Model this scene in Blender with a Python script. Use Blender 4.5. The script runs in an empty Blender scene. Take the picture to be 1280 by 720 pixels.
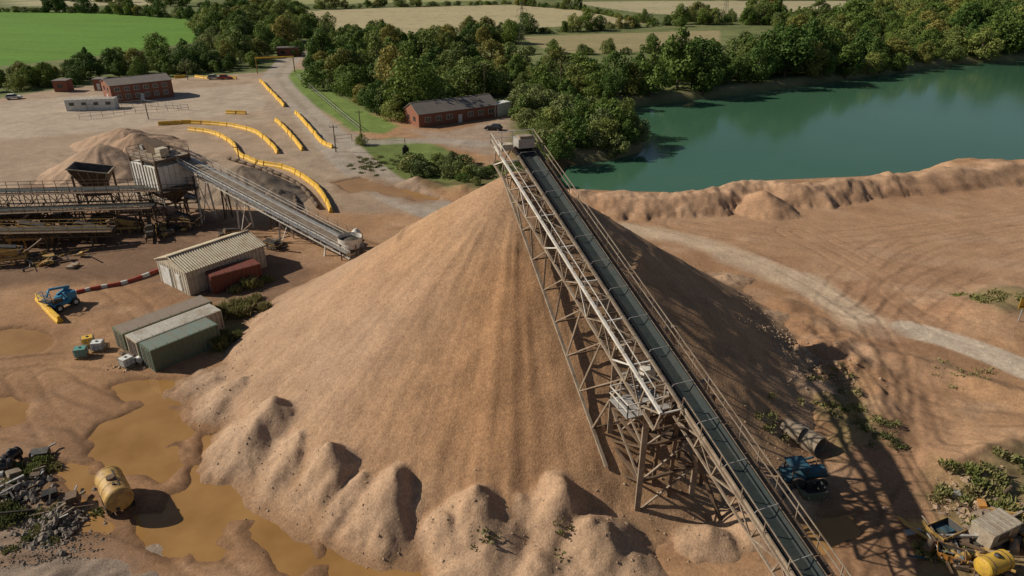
import bpy, math, random
import numpy as np
from mathutils import Vector, Matrix
random.seed(7); rng=np.random.default_rng(7)
S=bpy.context.scene
S.view_settings.view_transform='Standard'; S.view_settings.look='None'; S.view_settings.exposure=0
# ---------------------------------------------------------------- camera / survey
H=40.0; PITCH=math.radians(26); FPX=865.0
cam=bpy.data.cameras.new('camera'); co=bpy.data.objects.new('camera',cam); S.collection.objects.link(co)
co.location=(0,0,H); co.rotation_euler=(math.pi/2-PITCH,0,0); cam.sensor_width=36; cam.lens=FPX/1280*36
cam.clip_end=12000; cam.clip_start=1; S.camera=co
sp,cp=math.sin(PITCH),math.cos(PITCH)
def G(u,v,z=0.0):
    dx=(u-640)/FPX; dy=(360-v)/FPX
    t=(H-z)/(sp-dy*cp); return (dx*t,(cp+dy*sp)*t)
def GP(l,z=0.0): return [G(a,b,z) for a,b in l]
# ---------------------------------------------------------------- light
tosun=Vector((-1.50,0.16,1.0)).normalized()
sl=bpy.data.lights.new('sun','SUN'); sl.energy=4.9; sl.angle=math.radians(.5); sl.color=(1,.92,.78)
so=bpy.data.objects.new('sun',sl); S.collection.objects.link(so); so.rotation_euler=tosun.to_track_quat('Z','Y').to_euler()
W=bpy.data.worlds.new('World'); S.world=W; W.use_nodes=True
nt=W.node_tree; bg=nt.nodes['Background']; sk=nt.nodes.new('ShaderNodeTexSky'); sk.sky_type='NISHITA'; sk.sun_disc=False
sk.sun_elevation=math.asin(tosun.z); sk.sun_rotation=math.atan2(tosun.x,tosun.y); bg.inputs[1].default_value=.05
nt.links.new(sk.outputs[0],bg.inputs[0])
# ---------------------------------------------------------------- numpy noise
def _h(xi,yi,s):
    h=(xi*374761393+yi*668265263+s*974711)&0xffffffff
    h=((h^(h>>13))*1274126177)&0xffffffff
    h=h^(h>>16); return (h&0xffff)/65535.0
def vn(x,y,s=0):
    xi=np.floor(x).astype(np.int64); yi=np.floor(y).astype(np.int64)
    fx=x-xi; fy=y-yi; fx=fx*fx*(3-2*fx); fy=fy*fy*(3-2*fy)
    a=_h(xi,yi,s);b=_h(xi+1,yi,s);c=_h(xi,yi+1,s);d=_h(xi+1,yi+1,s)
    return (a+(b-a)*fx)*(1-fy)+(c+(d-c)*fx)*fy
def fbm(x,y,sc,o=4,s=0):
    r=0;a=1;t=0;f=1/sc
    for i in range(o):
        r=r+a*(vn(x*f+i*17.3,y*f+i*9.1,s+i)*2-1); t+=a; a*=.5; f*=2.03
    return r/t
def sstep(a,b,x):
    t=np.clip((x-a)/(b-a),0,1); return t*t*(3-2*t)
def segd(x,y,pts,closed=False):
    d=np.full(x.shape,1e9); e=pts+[pts[0]] if closed else pts
    sg=np.zeros(x.shape)
    for i in range(len(e)-1):
        ax,ay=e[i];bx,by=e[i+1]; vx,vy=bx-ax,by-ay; L=vx*vx+vy*vy+1e-9
        t=np.clip(((x-ax)*vx+(y-ay)*vy)/L,0,1)
        qx=x-ax-t*vx; qy=y-ay-t*vy; dd=np.hypot(qx,qy)
        m=dd<d; d=np.where(m,dd,d); sg=np.where(m,np.sign(vx*qy-vy*qx),sg)
    return d,sg
def sdpoly(x,y,pts):
    d,_=segd(x,y,pts,True); ins=np.zeros(x.shape,bool); n=len(pts)
    for i in range(n):
        ax,ay=pts[i];bx,by=pts[(i+1)%n]
        c=((ay>y)!=(by>y))&(x<(bx-ax)*(y-ay)/(by-ay+1e-12)+ax); ins^=c
    return np.where(ins,-d,d)
def cr(pts,k=6):
    P=[Vector(p) for p in pts]; P=[P[0]]+P+[P[-1]]; o=[]
    for i in range(1,len(P)-2):
        for j in range(k):
            t=j/k;a,b,c,d=P[i-1],P[i],P[i+1],P[i+2]
            o.append(tuple(.5*((2*b)+(c-a)*t+(2*a-5*b+4*c-d)*t*t+(3*b-a-3*c+d)*t**3)))
    o.append(tuple(P[-2])); return o
# ---------------------------------------------------------------- survey shapes
LAKE=GP([(1340,70),(1280,75),(1200,80),(1100,93),(980,110),(900,121),(830,129),(772,135),(790,152),(803,176),(798,190),(757,201),(705,205),(690,222),(712,247),(860,252),(940,236),(1060,231),(1280,212),(1400,206)],-2.5)
LAKE=[(520,330)]+LAKE+[(520,LAKE[-1][1])]
CREST=GP([(722,243),(790,248),(862,246),(905,240),(940,232),(1000,236),(1060,228),(1150,219),(1280,209),(1400,203)],2.0)
CREST=CREST+[(520,CREST[-1][1]+10)]
PUD=[GP(p) for p in [
 [(112,548),(128,528),(178,508),(222,512),(235,540),(205,566),(190,590),(150,590),(118,574)],
 [(238,578),(262,580),(300,600),(338,622),(330,645),(285,640),(250,615)],
 [(210,618),(250,612),(280,650),(240,660),(205,650)],
 [(150,482),(200,472),(244,478),(232,500),(180,510)],
 [(415,655),(470,645),(530,660),(552,700),(540,760),(420,760),(412,700)],
 [(-40,500),(0,498),(26,508),(20,524),(-40,532)],
 [(-30,418),(20,412),(60,422),(50,438),(-30,444)],
 [(1003,662),(1030,642),(1068,640),(1062,665),(1030,688),(1005,684)],
 [(165,640),(205,640),(235,668),(215,690),(180,670)],[(75,585),(112,580),(125,600),(112,625),(85,610)],
 [(30,232),(60,222),(72,228),(50,236)],[(415,228),(450,222),(475,232),(440,238)],[(462,236),(520,250),(545,248),(520,240),(480,232)],
 [(300,560),(345,585),(330,600),(290,580)],[(180,570),(215,562),(230,580),(200,600)],
 [(255,545),(275,548),(285,565),(262,570)],[(345,645),(385,660),(378,690),(350,675)],[(95,620),(125,640),(150,665),(128,668),(100,650)],[(245,655),(275,665),(268,690),(240,680)],
 [(345,640),(325,655),(340,700),(372,720),(390,700)]]]
def terr_z(x,y):
    near=1-sstep(190,260,y)
    z=.30*fbm(x,y,16,3,3)+.09*fbm(x,y,3,3,5)+.03*fbm(x,y,.9,2,8)
    z=np.maximum(z*near,-.1)
    def mound(cx,cy,r,h,e=1.0):
        d=np.hypot(x-cx,(y-cy)/e)+fbm(x,y,r*.5,3,int(abs(cx)))*r*.18
        return h*np.clip(1-d/r,0,1)**.9
    d,_=segd(x,y,cr(CREST,4))
    w=3.8+1.0*fbm(x,y,7,3,21)+.9*fbm(x,y,2.2,3,23)
    z=np.maximum(z, (2.6+.8*fbm(x,y,5,3,22)+.35*fbm(x,y,1.3,3,24))*np.clip(1.3-d/w,0,1)**.7)
    for u,v,r,h in [(955,262,6,3.4),(905,258,3,1.2),(1240,398,8,1.8),(1275,385,7,1.6),(1205,402,4,1.0),
                    (1045,440,4,1.0),(1070,455,5,.8),(1010,405,3,.8),(985,385,3,.7)]:
        cx,cy=G(u,v); z=np.maximum(z,mound(cx,cy,r,h))
    for pts,hh,w in [([(1090,445),(1170,465),(1240,490),(1300,510)],.9,3),([(1200,585),(1250,565),(1300,560)],1.3,4),
                   ([(520,232),(560,240),(620,248)],1.5,4),([(720,262),(800,268),(870,266)],.7,3),([(1060,570),(1105,520),(1090,480)],.6,2.5)]:
        d,_=segd(x,y,GP(pts)); z=np.maximum(z,hh*(1+.5*fbm(x,y,3,3,31))*np.clip(1-d/w,0,1))
    cx,cy=G(1000,470); q=np.exp(-((x-cx)**2+(y-cy)**2)/110)
    z=z+q*np.abs(fbm(x,y,2.6,4,41))*1.6
    s=sdpoly(x,y,LAKE)+1.5*fbm(x,y,9,3,50)*sstep(0,1,(y>150)*1.0)
    f=sstep(3.0,-6,s); z=z*(1-f)-6.0*f
    for i,p in enumerate(PUD):
        bx=np.array(p); cxx,cyy=bx.mean(0); R=np.hypot(bx[:,0]-cxx,bx[:,1]-cyy).max()+6
        m=(np.abs(x-cxx)<R)&(np.abs(y-cyy)<R)
        if m.any():
            s=sdpoly(x[m],y[m],p)+1.3*fbm(x[m],y[m],2.6,4,60+i)
            f=sstep(1.2,-.9,s); z[m]=z[m]*(1-f)-.45*f
    return z
CX,CY=0.6,68.0
LUMPS=[(305,475,4.2,2.2),(280,500,3.0,1.3),(345,512,5.2,4.0),(322,548,3.6,2.3),(375,550,3.8,3.0),(420,562,5.2,4.4),(395,602,3.2,1.8),(452,604,3.4,2.6),(492,598,4.6,3.9),(470,630,2.6,1.3),
 (530,628,3.2,2.1),(560,650,3.4,2.5),(600,618,4.6,3.8),(633,658,3.2,2.0),(655,628,3.8,2.8),(700,610,5.2,3.8),(745,650,4.4,2.9),(772,678,2.8,1.3),(672,700,3.6,1.5),(603,690,3.8,1.6),(715,706,2.8,1.0),
 (575,705,3,1.0),(790,700,3,1.1),(880,670,3,1.2),(930,640,3,1.5),(352,594,2.6,1.2),(268,470,3,.9),
 (960,600,3,1.2),(985,470,3,1.6),(1005,440,2.8,1.4),(975,520,3,1.3),(960,390,3,1.0),(910,345,3,.8),(1015,480,3,1.3)]
def pile_z(x,y,mask=False):
    dx=x-CX; dy=y-CY; r=np.hypot(dx,dy); a=np.arctan2(dy,dx)
    ca,sa=np.cos(a),np.sin(a)
    rr=r*(1+.035*fbm(ca*2,sa*2,1,3,71)+.02*fbm(x,y,9,3,72))
    zc=20.6-.655*(np.sqrt(rr*rr+1.2)-.9)
    rill=fbm(a*13,r*.05,1,4,73); fad=sstep(2,10,r)
    zc=zc+.18*fad*rill+.22*fbm(x,y,3.2,3,74)*fad+.05*fbm(a*60,r*.15,1,2,75)*fad
    sc=rr+2.4*fbm(x,y,8,3,76); zc=zc+np.exp(-((sc-13.5)/.5)**2)*.38*sstep(-.1,.4,fbm(x,y,7,2,79))+np.exp(-((sc-9)/.4)**2)*.3*sstep(0,.4,fbm(x,y,6,2,77))
    k=.9; z=k*np.logaddexp(0,zc/k)-.6+(.3*fbm(x,y,3.0,4,78))*np.exp(-(zc-1.5)**2/8)
    wx=x+1.0*fbm(x,y,3.0,4,81); wy=y+1.0*fbm(x,y,3.0,4,82); LM=np.zeros(x.shape); rr_=random.Random(11)
    for i,(u,v,R,hh) in enumerate(LUMPS):
        cx,cy=G(u,v,hh*.8); ang=math.atan2(cy-CY,cx-CX)+rr_.uniform(-.5,.5); el=rr_.uniform(.9,1.5)
        px=(wx-cx)*math.cos(ang)+(wy-cy)*math.sin(ang); py=-(wx-cx)*math.sin(ang)+(wy-cy)*math.cos(ang)
        d=np.hypot(px/np.where(px>0,el,1.0),py*rr_.uniform(.95,1.2))/R
        l=(hh*1.12)*np.clip(1-d**rr_.uniform(1.0,1.35),-.5,1)+.18*fbm(x,y,.9,3,90+i)*(d<1.2)-.15
        LM=np.maximum(LM,sstep(-.3,.3,l-z)*np.clip(1.1-d,0,1))
        k2=.22; m=np.maximum(z,l); z=m+k2*.5*np.clip(1-np.abs(z-l)/(2*k2),0,1)**2
    return (z,LM) if mask else z
def ptz(f,x,y): return float(f(np.array([float(x)]),np.array([float(y)]))[0])
def gz(x,y): return max(ptz(terr_z,x,y),ptz(pile_z,x,y))
# ---------------------------------------------------------------- materials
def newmat(n):
    m=bpy.data.materials.new(n); m.use_nodes=True; t=m.node_tree; return m,t,t.nodes['Principled BSDF']
def nd(t,k,**kw):
    n=t.nodes.new(k)
    for a,b in kw.items(): setattr(n,a,b)
    return n
def noise(t,vec,sc,det=4,rough=.55):
    n=nd(t,'ShaderNodeTexNoise'); n.inputs['Scale'].default_value=sc; n.inputs['Detail'].default_value=det; n.inputs['Roughness'].default_value=rough
    t.links.new(vec,n.inputs['Vector']); return n.outputs['Fac']
def ramp(t,fac,stops):
    r=nd(t,'ShaderNodeValToRGB'); e=r.color_ramp.elements
    while len(e)<len(stops): e.new(.5)
    for i,(p,c) in enumerate(stops):
        e[i].position=p; e[i].color=(c,c,c,1) if not isinstance(c,(tuple,list)) else (*c,1)
    t.links.new(fac,r.inputs[0]); return r.outputs[0]
def mix(t,a,b,f,mode='MIX'):
    m=nd(t,'ShaderNodeMix',data_type='RGBA',blend_type=mode)
    for s,v in ((0,f),(6,a),(7,b)):
        if hasattr(v,'links'): t.links.new(v,m.inputs[s])
        else: m.inputs[s].default_value=v if s==0 else (*v,1)
    return m.outputs[2]
def earth(name,bump=.6,speck=.35,rough=.95,fine=1.0):
    m,t,b=newmat(name)
    g=nd(t,'ShaderNodeNewGeometry').outputs['Position']
    c=nd(t,'ShaderNodeAttribute',attribute_name='Col').outputs['Color']
    n1=noise(t,g,.35,5,.6); n2=noise(t,g,2.2*fine,5,.7); 
    wn=nd(t,'ShaderNodeTexVoronoi'); wn.inputs['Scale'].default_value=8*fine; t.links.new(g,wn.inputs['Vector'])
    c=mix(t,c,ramp(t,n1,[(.3,.84),(.7,1.12)]),1,'MULTIPLY')
    c=mix(t,c,ramp(t,n2,[(.3,.80),(.7,1.16)]),1,'MULTIPLY')
    bw=nd(t,'ShaderNodeRGBToBW'); t.links.new(wn.outputs['Color'],bw.inputs[0])
    c=mix(t,c,ramp(t,bw.outputs[0],[(.2,.62),(.5,1.0),(.8,1.35)]),speck,'MULTIPLY')
    t.links.new(c,b.inputs['Base Color']); b.inputs['Roughness'].default_value=rough
    b.inputs['Specular IOR Level'].default_value=.15
    n3=noise(t,g,4*fine,5,.72)
    bm=nd(t,'ShaderNodeBump'); bm.inputs['Strength'].default_value=bump; bm.inputs['Distance'].default_value=.10
    t.links.new(n3,bm.inputs['Height']); t.links.new(bm.outputs[0],b.inputs['Normal'])
    return m
M_ground=earth('ground_soil',.45,.3); M_pile=earth('quarry_sand',.65,.4,.97,1.3)
_mc={}
def mat(name,col,rough=.6,metal=0.0,dirt=.4,dcol=(.22,.15,.10),sc=1.2,spec=.4,var=.25):
    if name in _mc: return _mc[name]
    m,t,b=newmat(name); g=nd(t,'ShaderNodeTexCoord').outputs['Object']
    n1=noise(t,g,sc,5,.65); n2=noise(t,g,sc*7,4,.6)
    c=mix(t,tuple(col),tuple(dcol),ramp(t,n1,[(.45,0.0),(.75,min(1,dirt*1.6))]))
    c=mix(t,c,ramp(t,n2,[(.3,1-var),(.7,1+var*.6)]),1,'MULTIPLY')
    t.links.new(c,b.inputs['Base Color']); b.inputs['Roughness'].default_value=rough; b.inputs['Metallic'].default_value=metal
    b.inputs['Specular IOR Level'].default_value=spec
    _mc[name]=m; return m
rust=mat('rusty_steel',(.14,.09,.055),.8,0,.6,(.06,.042,.03),1.5)
brown=mat('brown_steel',(.31,.245,.18),.7,0,.6,(.14,.09,.055),1.0)
white=mat('weathered_white_steel',(.64,.61,.55),.6,0,.45,(.32,.23,.16),1.2)
galv=mat('galvanised_steel',(.40,.39,.37),.5,.2,.4)
dark=mat('dark_steel',(.05,.048,.045),.6)
belt=mat('rubber_belt',(.035,.045,.042),.5,0,.3,(.08,.07,.05),.5)
beltedge=mat('belt_dust',(.12,.10,.08),.9)
yellow=mat('yellow_paint',(.68,.40,.03),.6,0,.40,(.42,.27,.12),.8)
oldyel=mat('rusty_yellow_paint',(.48,.30,.09),.6,0,.7,(.20,.10,.05),1.0)
conc=mat('concrete',(.40,.36,.30),.9,0,.4)
brick=mat('brick',(.25,.10,.06),.9,0,.3,(.16,.08,.05),2)
slate=mat('grey_roof',(.17,.145,.13),.8,0,.4,(.25,.19,.14),.6)
glass=mat('window_glass',(.03,.035,.04),.15,0,.1,spec=.6)
cream=mat('cream_cladding',(.50,.44,.34),.7,0,.4)
tin=mat('tan_corrugated_roof',(.44,.38,.27),.6,.1,.5,(.27,.17,.10),.7)
redc=mat('oxide_red_paint',(.17,.045,.03),.6,0,.5,(.09,.05,.03))
green=mat('green_paint',(.10,.14,.10),.6,0,.5,(.15,.12,.08))
greyroof=mat('pale_roof_felt',(.42,.39,.34),.85,0,.6,(.25,.19,.13),.6)
blue=mat('blue_paint',(.03,.22,.38),.45,0,.3)
dblue=mat('shaded_blue_paint',(.03,.10,.14),.7,0,.6,(.09,.07,.05))  # blue darkened to carry the shade over the tractor, plus brown dirt
teal=mat('teal_plastic',(.10,.30,.25),.5,0,.3)
tyre=mat('tyre_rubber',(.02,.02,.02),.9)
whitep=mat('white_paint',(.66,.66,.63),.5,0,.3)
redp=mat('red_paint',(.40,.06,.04),.5,0,.4)
black=mat('black_paint',(.015,.015,.017),.3,0,.1)
orange=mat('orange_paint',(.45,.20,.04),.6,0,.5)
# ---------------------------------------------------------------- mesh builder
class MB:
    def __init__(s): s.V=[];s.F=[];s.M=[];s.mats=[]
    def mi(s,m):
        if m not in s.mats: s.mats.append(m)
        return s.mats.index(m)
    def add(s,vs,fs,m):
        o=len(s.V); s.V+= [tuple(v) for v in vs]; k=s.mi(m)
        for f in fs: s.F.append(tuple(i+o for i in f)); s.M.append(k)
    def box(s,c,sz,m,rz=0,tilt=None):
        x,y,z=[k/2 for k in sz]; R=Matrix.Rotation(rz,3,'Z')
        if tilt: R=R@Matrix.Rotation(tilt[0],3,tilt[1])
        vs=[Vector(c)+R@Vector((a*x,b*y,d*z)) for d in(-1,1) for b in(-1,1) for a in(-1,1)]
        s.add(vs,[(0,2,3,1),(4,5,7,6),(0,1,5,4),(2,6,7,3),(0,4,6,2),(1,3,7,5)],m)
    def beam(s,p,q,w,m,h=None,up=None):
        h=h or w; p=Vector(p);q=Vector(q); d=(q-p)
        if d.length<1e-6: return
        d.normalize(); u=Vector(up) if up else Vector((0,0,1))
        if abs(d.dot(u))>.98: u=Vector((0,1,0))
        r=d.cross(u).normalized(); u=r.cross(d)
        vs=[e+r*a*w/2+u*b*h/2 for e in(p,q) for a,b in((-1,-1),(1,-1),(1,1),(-1,1))]
        s.add(vs,[(0,1,2,3),(7,6,5,4),(0,4,5,1),(1,5,6,2),(2,6,7,3),(3,7,4,0)],m)
    def tube(s,p,q,r,m,n=12,r2=None,caps=True):
        r2=r if r2 is None else r2; p=Vector(p);q=Vector(q);d=(q-p).normalized()
        u=Vector((0,0,1)) if abs(d.z)<.95 else Vector((1,0,0)); a=d.cross(u).normalized(); b=a.cross(d)
        vs=[]
        for e,rr in((p,r),(q,r2)):
            for i in range(n):
                t=2*math.pi*i/n; vs.append(e+a*math.cos(t)*rr+b*math.sin(t)*rr)
        fs=[(i,(i+1)%n,n+(i+1)%n,n+i) for i in range(n)]
        if caps: fs+=[tuple(range(n))[::-1],tuple(range(n,2*n))]
        s.add(vs,fs,m)
    def quad(s,a,b,c,d,m): s.add([a,b,c,d],[(0,1,2,3)],m)
    def rail(s,pts,hh,m,w=.06,n=None,mids=1,up=Vector((0,0,1)),sp=1.6):
        pts=[Vector(p) for p in pts]
        for a,b in zip(pts[:-1],pts[1:]):
            k=max(1,int((b-a).length/sp))
            for i in range(k+1):
                e=a.lerp(b,i/k); s.beam(e,e+up*hh,w,m)
            for j in range(mids+1): s.beam(a+up*hh*(1-j*.5),b+up*hh*(1-j*.5),w,m)
    def child(s,name,parent=None,smooth=False,bev=0):
        me=bpy.data.meshes.new(name); me.from_pydata(s.V,[],s.F)
        for m in s.mats: me.materials.append(m)
        me.polygons.foreach_set('material_index',s.M)
        if smooth: me.polygons.foreach_set('use_smooth',[True]*len(s.F))
        me.update(); o=bpy.data.objects.new(name,me); S.collection.objects.link(o)
        if parent: o.parent=parent
        if bev:
            b=o.modifiers.new('bevel','BEVEL'); b.width=bev; b.segments=2; b.limit_method='ANGLE'
        return o
def group(name,loc=(0,0,0),rz=0):
    e=bpy.data.objects.new(name,None); S.collection.objects.link(e); e.location=loc; e.rotation_euler=(0,0,rz); return e
def npmesh(name,V,F,mat_,col=None,smooth=True,link=True):
    me=bpy.data.meshes.new(name); n=len(V); m=len(F); k=F.shape[1]
    me.vertices.add(n); me.vertices.foreach_set('co',V.astype(np.float32).ravel())
    me.loops.add(m*k); me.loops.foreach_set('vertex_index',F.astype(np.int32).ravel())
    me.polygons.add(m); me.polygons.foreach_set('loop_start',np.arange(0,m*k,k,dtype=np.int32)); me.polygons.foreach_set('loop_total',np.full(m,k,dtype=np.int32))
    me.polygons.foreach_set('use_smooth',np.full(m,smooth)); me.materials.append(mat_)
    me.update(calc_edges=True)
    if col is not None:
        a=me.color_attributes.new('Col','FLOAT_COLOR','POINT'); c=np.ones((n,4),np.float32); c[:,:3]=col; a.data.foreach_set('color',c.ravel())
    o=bpy.data.objects.new(name,me); S.collection.objects.link(o); return o
def gridfaces(nx,ny):
    i=np.arange(nx-1)[None,:]+np.arange(ny-1)[:,None]*nx
    return np.stack([i,i+1,i+1+nx,i+nx],-1).reshape(-1,4)
# ---------------------------------------------------------------- terrain
def geo(a,b,st,gr):
    o=[a]
    while abs(o[-1]-a)<abs(b-a): o.append(o[-1]+math.copysign(st,b-a)); st*=gr
    return o[1:]
xs=np.concatenate([np.array(geo(-150,-4000,1.2,1.08))[::-1],np.arange(-150,-66,.8),np.arange(-66,72,.27),np.arange(72,180,.8),np.array(geo(180,4500,1.2,1.08))])
ys=np.concatenate([np.array(geo(24,-600,.6,1.15))[::-1],np.arange(24,80,.25),np.arange(80,150,.45),np.arange(150,340,1.0),np.array(geo(340,6000,1.5,1.03))])
X,Y=np.meshgrid(xs,ys); X=X.ravel();Y=Y.ravel()
Z=terr_z(X,Y)
col=np.zeros((len(X),3)); 
N1=fbm(X,Y,22,4,101); N2=fbm(X,Y,5,4,102); N3=fbm(X,Y,1.3,3,103); NF=fbm(X,Y,60,4,104)
def paint(mask,c,var=.0):
    global col
    mask=np.clip(mask,0,1)[:,None]; c=np.array(c)[None,:]*(1+var*N2[:,None]); col=col*(1-mask)+c*mask
mud=np.array((.365,.212,.115)); col[:]=mud; 
paint(.65*sstep(.0,.45,N1),(.42,.258,.153)); paint(.7*sstep(.0,.45,-N1+.4*N2),(.27,.149,.080)); paint(.4*sstep(.1,.5,N2),(.44,.290,.188)); paint(.45*sstep(.15,.5,fbm(X,Y,7,5,140)),(.235,.135,.076))
def zone(px,c,soft=1.5,nz=1.5,var=.15,amt=1.0,z=0,world=False):
    p=px if world else GP(px,z); a=np.array(p); x0,y0=a.min(0)-8;x1,y1=a.max(0)+8
    m=(X>x0)&(X<x1)&(Y>y0)&(Y<y1)
    if not m.any(): return
    s=sdpoly(X[m],Y[m],p)+nz*(N2[m]+.5*N3[m]); f=np.zeros(len(X)); f[m]=sstep(soft,-soft,s)*amt; paint(f,c,var)
def strip(px,w,c,soft=.8,nz=.6,amt=1.0,var=.12):
    p=cr(GP(px),5); d,_=segd(X,Y,p); paint(sstep(w/2+soft,w/2-soft,d+nz*N2)*amt,c,var)
zone([(720,262),(1400,225),(1500,330),(1400,420),(1100,400),(900,300)],(.405,.245,.147),6,5,.15,.8)
paint(sstep(.05,.5,fbm(X,Y*1.6,12,5,150))*.5*(X>10)*(Y<130),(.30,.165,.094)); paint(sstep(.1,.5,fbm(X,Y*2,9,5,151))*.4*(X>10)*(Y<130),(.47,.32,.212))
paint(sstep(185,200,Y+8*N2)*1.0,(.13,.15,.055),.35)
paint(sstep(-.1,.4,NF)*sstep(200,230,Y)*.6,(.20,.205,.085),.3)
zone([(-80,150),(0,122),(125,105),(210,98),(330,90),(370,68),(395,66),(372,100),(420,150),(500,200),(560,270),(300,260),(-80,260)],(.36,.262,.185),2,2,.2)
zone([(-80,135),(80,122),(320,105),(350,135),(180,160),(0,175),(-80,180)],(.43,.35,.27),2,2,.2,.75)
zone([(510,162),(560,165),(640,145),(665,150),(650,185),(610,195),(540,178)],(.33,.24,.175),1.5,1)
zone([(640,120),(840,127),(800,150),(815,185),(700,210),(640,215),(640,150)],(.15,.15,.06),2,2,.3)
zone([(500,215),(640,205),(700,235),(640,250),(540,240)],(.15,.14,.06),2,2,.3)
zone([(355,95),(372,86),(395,92),(420,118),(470,145),(500,158),(480,168),(440,163),(405,140),(372,118)],(.155,.215,.055),1,1,.25)
zone([(420,180),(500,172),(545,180),(575,200),(610,215),(560,228),(490,222),(450,208)],(.14,.18,.05),1,1.2,.3)
strip([(372,62),(350,88),(345,100),(365,125),(400,160),(440,200),(490,238),(545,262)],9,(.37,.31,.25),.5,.4)
strip([(372,64),(352,88),(349,100),(369,125),(404,160),(444,200),(494,238),(549,262)],1.6,(.28,.22,.16),.8,.8,.6)
strip([(330,100),(345,128),(330,150),(290,150),(240,150)],7,(.39,.30,.22),.8,.5,.6)
strip([(345,128),(372,180),(410,225)],6,(.34,.26,.185),.8,.5,.7)
strip([(430,182),(480,178),(540,176),(600,180)],5,(.34,.29,.24),.6,.3,.8)
strip([(775,286),(860,300),(950,332),(1030,368),(1090,410)],5.5,(.50,.385,.275),1.2,1.4,.8)
strip([(1140,414),(1200,430),(1300,472)],4.6,(.49,.40,.31),.3,.3,.9)
strip([(1100,420),(1140,470),(1130,560),(1100,640),(1120,760)],6,(.285,.163,.094),1.5,1,.7)
for p in [[(1020,495),(1060,485),(1100,515),(1085,555),(1040,570)],[(1195,372),(1260,360),(1330,370),(1330,402),(1240,402)],
          [(1180,600),(1300,560),(1330,760),(1190,760),(1160,680)]]:
    zone(p,(.18,.16,.07),1.4,2.2,.3,.65)
zone([(-60,575),(30,575),(60,610),(110,640),(100,680),(0,690),(-60,690)],(.16,.125,.085),1,1.5,.2,.8)
zone([(270,362),(325,355),(330,400),(300,440),(262,440)],(.14,.16,.05),.8,1,.2,.8)
zone([(-80,268),(230,262),(330,300),(400,330),(330,420),(180,350),(60,350),(-80,380)],(.17,.105,.07),3,3,.3,.85)
zone([(-80,650),(100,640),(180,700),(170,780),(-80,780)],(.25,.18,.135),1.5,1.5,.2,.8)
def wzone(px,c,**k): zone(px,c,1.2,.4,.06,1.0,**k)
wzone([(-300,-6),(0,14),(120,15),(238,23),(252,40),(250,52),(135,68),(0,83),(-300,110)],(.115,.225,.032))
wzone([(378,14),(480,10),(640,6),(720,12),(810,30),(700,33),(560,42),(480,47),(378,40)],(.40,.335,.195))
wzone([(650,46),(760,42),(900,38),(900,60),(760,66),(690,66)],(.30,.25,.13))
wzone([(700,2),(1150,1),(1150,14),(960,20),(900,22),(800,16)],(.38,.33,.20))
wzone([(330,-14),(600,-14),(620,1),(380,5)],(.30,.30,.13)); wzone([(-400,-18),(300,-18),(230,4),(-100,-2)],(.20,.27,.08)); wzone([(650,-16),(1400,-16),(1400,-4),(680,-4)],(.17,.25,.07))
wzone([(10,-4),(200,-3),(220,6),(20,8)],(.38,.34,.20))
q=(X*.35+Y*.94)%24; f=(Y>260)&(np.abs(q-12)<.9); col[f]*=.84; col*=(1+.12*fbm(X*.3,Y,18,4,160)*(Y>240))[:,None]
s=sdpoly(X,Y,LAKE); paint(np.exp(-((s-1.0)/2.0)**2)*.6*(Y>140),(.28,.23,.13),.3); paint(sstep(1,-3,s),(.10,.12,.06))
d,_=segd(X,Y,CREST); paint(np.exp(-(d/3)**2)*.6,(.46,.295,.19),.25)
DP=np.full(len(X),99.0); mm=np.where((X>-75)&(X<40)&(Y<150)&(Y>20))[0]
for p in PUD: DP[mm]=np.minimum(DP[mm],sdpoly(X[mm],Y[mm],p))
paint(sstep(4.5,0,DP+3*N2)*.6,(.25,.138,.074),.2)
wet=sstep(.06,-.16,Z)*(Y<150)*sstep(-80,-60,X); paint(wet*.7,(.19,.102,.05),.1)
paint(sstep(.05,.5,fbm(X,Y,10,4,130))*(X<-15)*(Y<130)*.4,(.23,.137,.082))
def tracks(px,Wd,amt=.2,per=2.4,dep=.05):
    p=cr(GP(px),6); a=np.array(p); x0,y0=a.min(0)-Wd;x1,y1=a.max(0)+Wd
    m=np.where((X>x0)&(X<x1)&(Y>y0)&(Y<y1))[0]; d,sg=segd(X[m],Y[m],p); q=d*sg+.5*N2[m]
    r=np.exp(-(((q%per)-per/2)/.28)**2)*sstep(Wd/2,Wd/2-1.5,d)*sstep(-.5,.2,fbm(X[m],Y[m],6,2,int(abs(px[0][0]))+5))
    r2=np.exp(-(((q%per)-per/2-.55)/.22)**2)*sstep(Wd/2,Wd/2-1.5,d)
    col[m]*=(1-amt*r+amt*.4*r2)[:,None]; Z[m]+=(-dep*r+dep*.6*r2)*(Z[m]>-.1)
tracks([(60,470),(120,500),(260,560),(330,640),(400,700),(430,760)],8,.28)
tracks([(-40,540),(60,545),(120,600),(220,680),(300,740)],7,.28)
tracks([(250,470),(290,520),(350,640),(380,740)],5,.26)
tracks([(-40,460),(80,450),(190,470),(300,530)],6,.26)
tracks([(20,470),(60,530),(90,580)],5,.26); tracks([(140,460),(200,470),(240,540),(260,600)],4,.24)
tracks([(-60,700),(60,680),(160,700),(260,760)],6,.26)
tracks([(1085,400),(1120,470),(1120,560),(1080,640),(1090,760)],8,.28)
tracks([(1060,420),(1110,480),(1190,520),(1320,530)],8,.26)
tracks([(1140,480),(1160,560),(1220,580),(1320,590)],6,.24)
tracks([(1085,400),(1000,345),(900,305),(790,275)],8,.16)
tracks([(1100,400),(1180,340),(1300,300),(1400,290)],14,.18)
tracks([(1060,380),(1120,310),(1240,280),(1400,265)],12,.16)
tracks([(1100,760),(1150,660),(1220,600),(1320,560)],6,.26)
tracks([(860,280),(1000,300),(1150,290),(1350,260)],12,.15)
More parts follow.
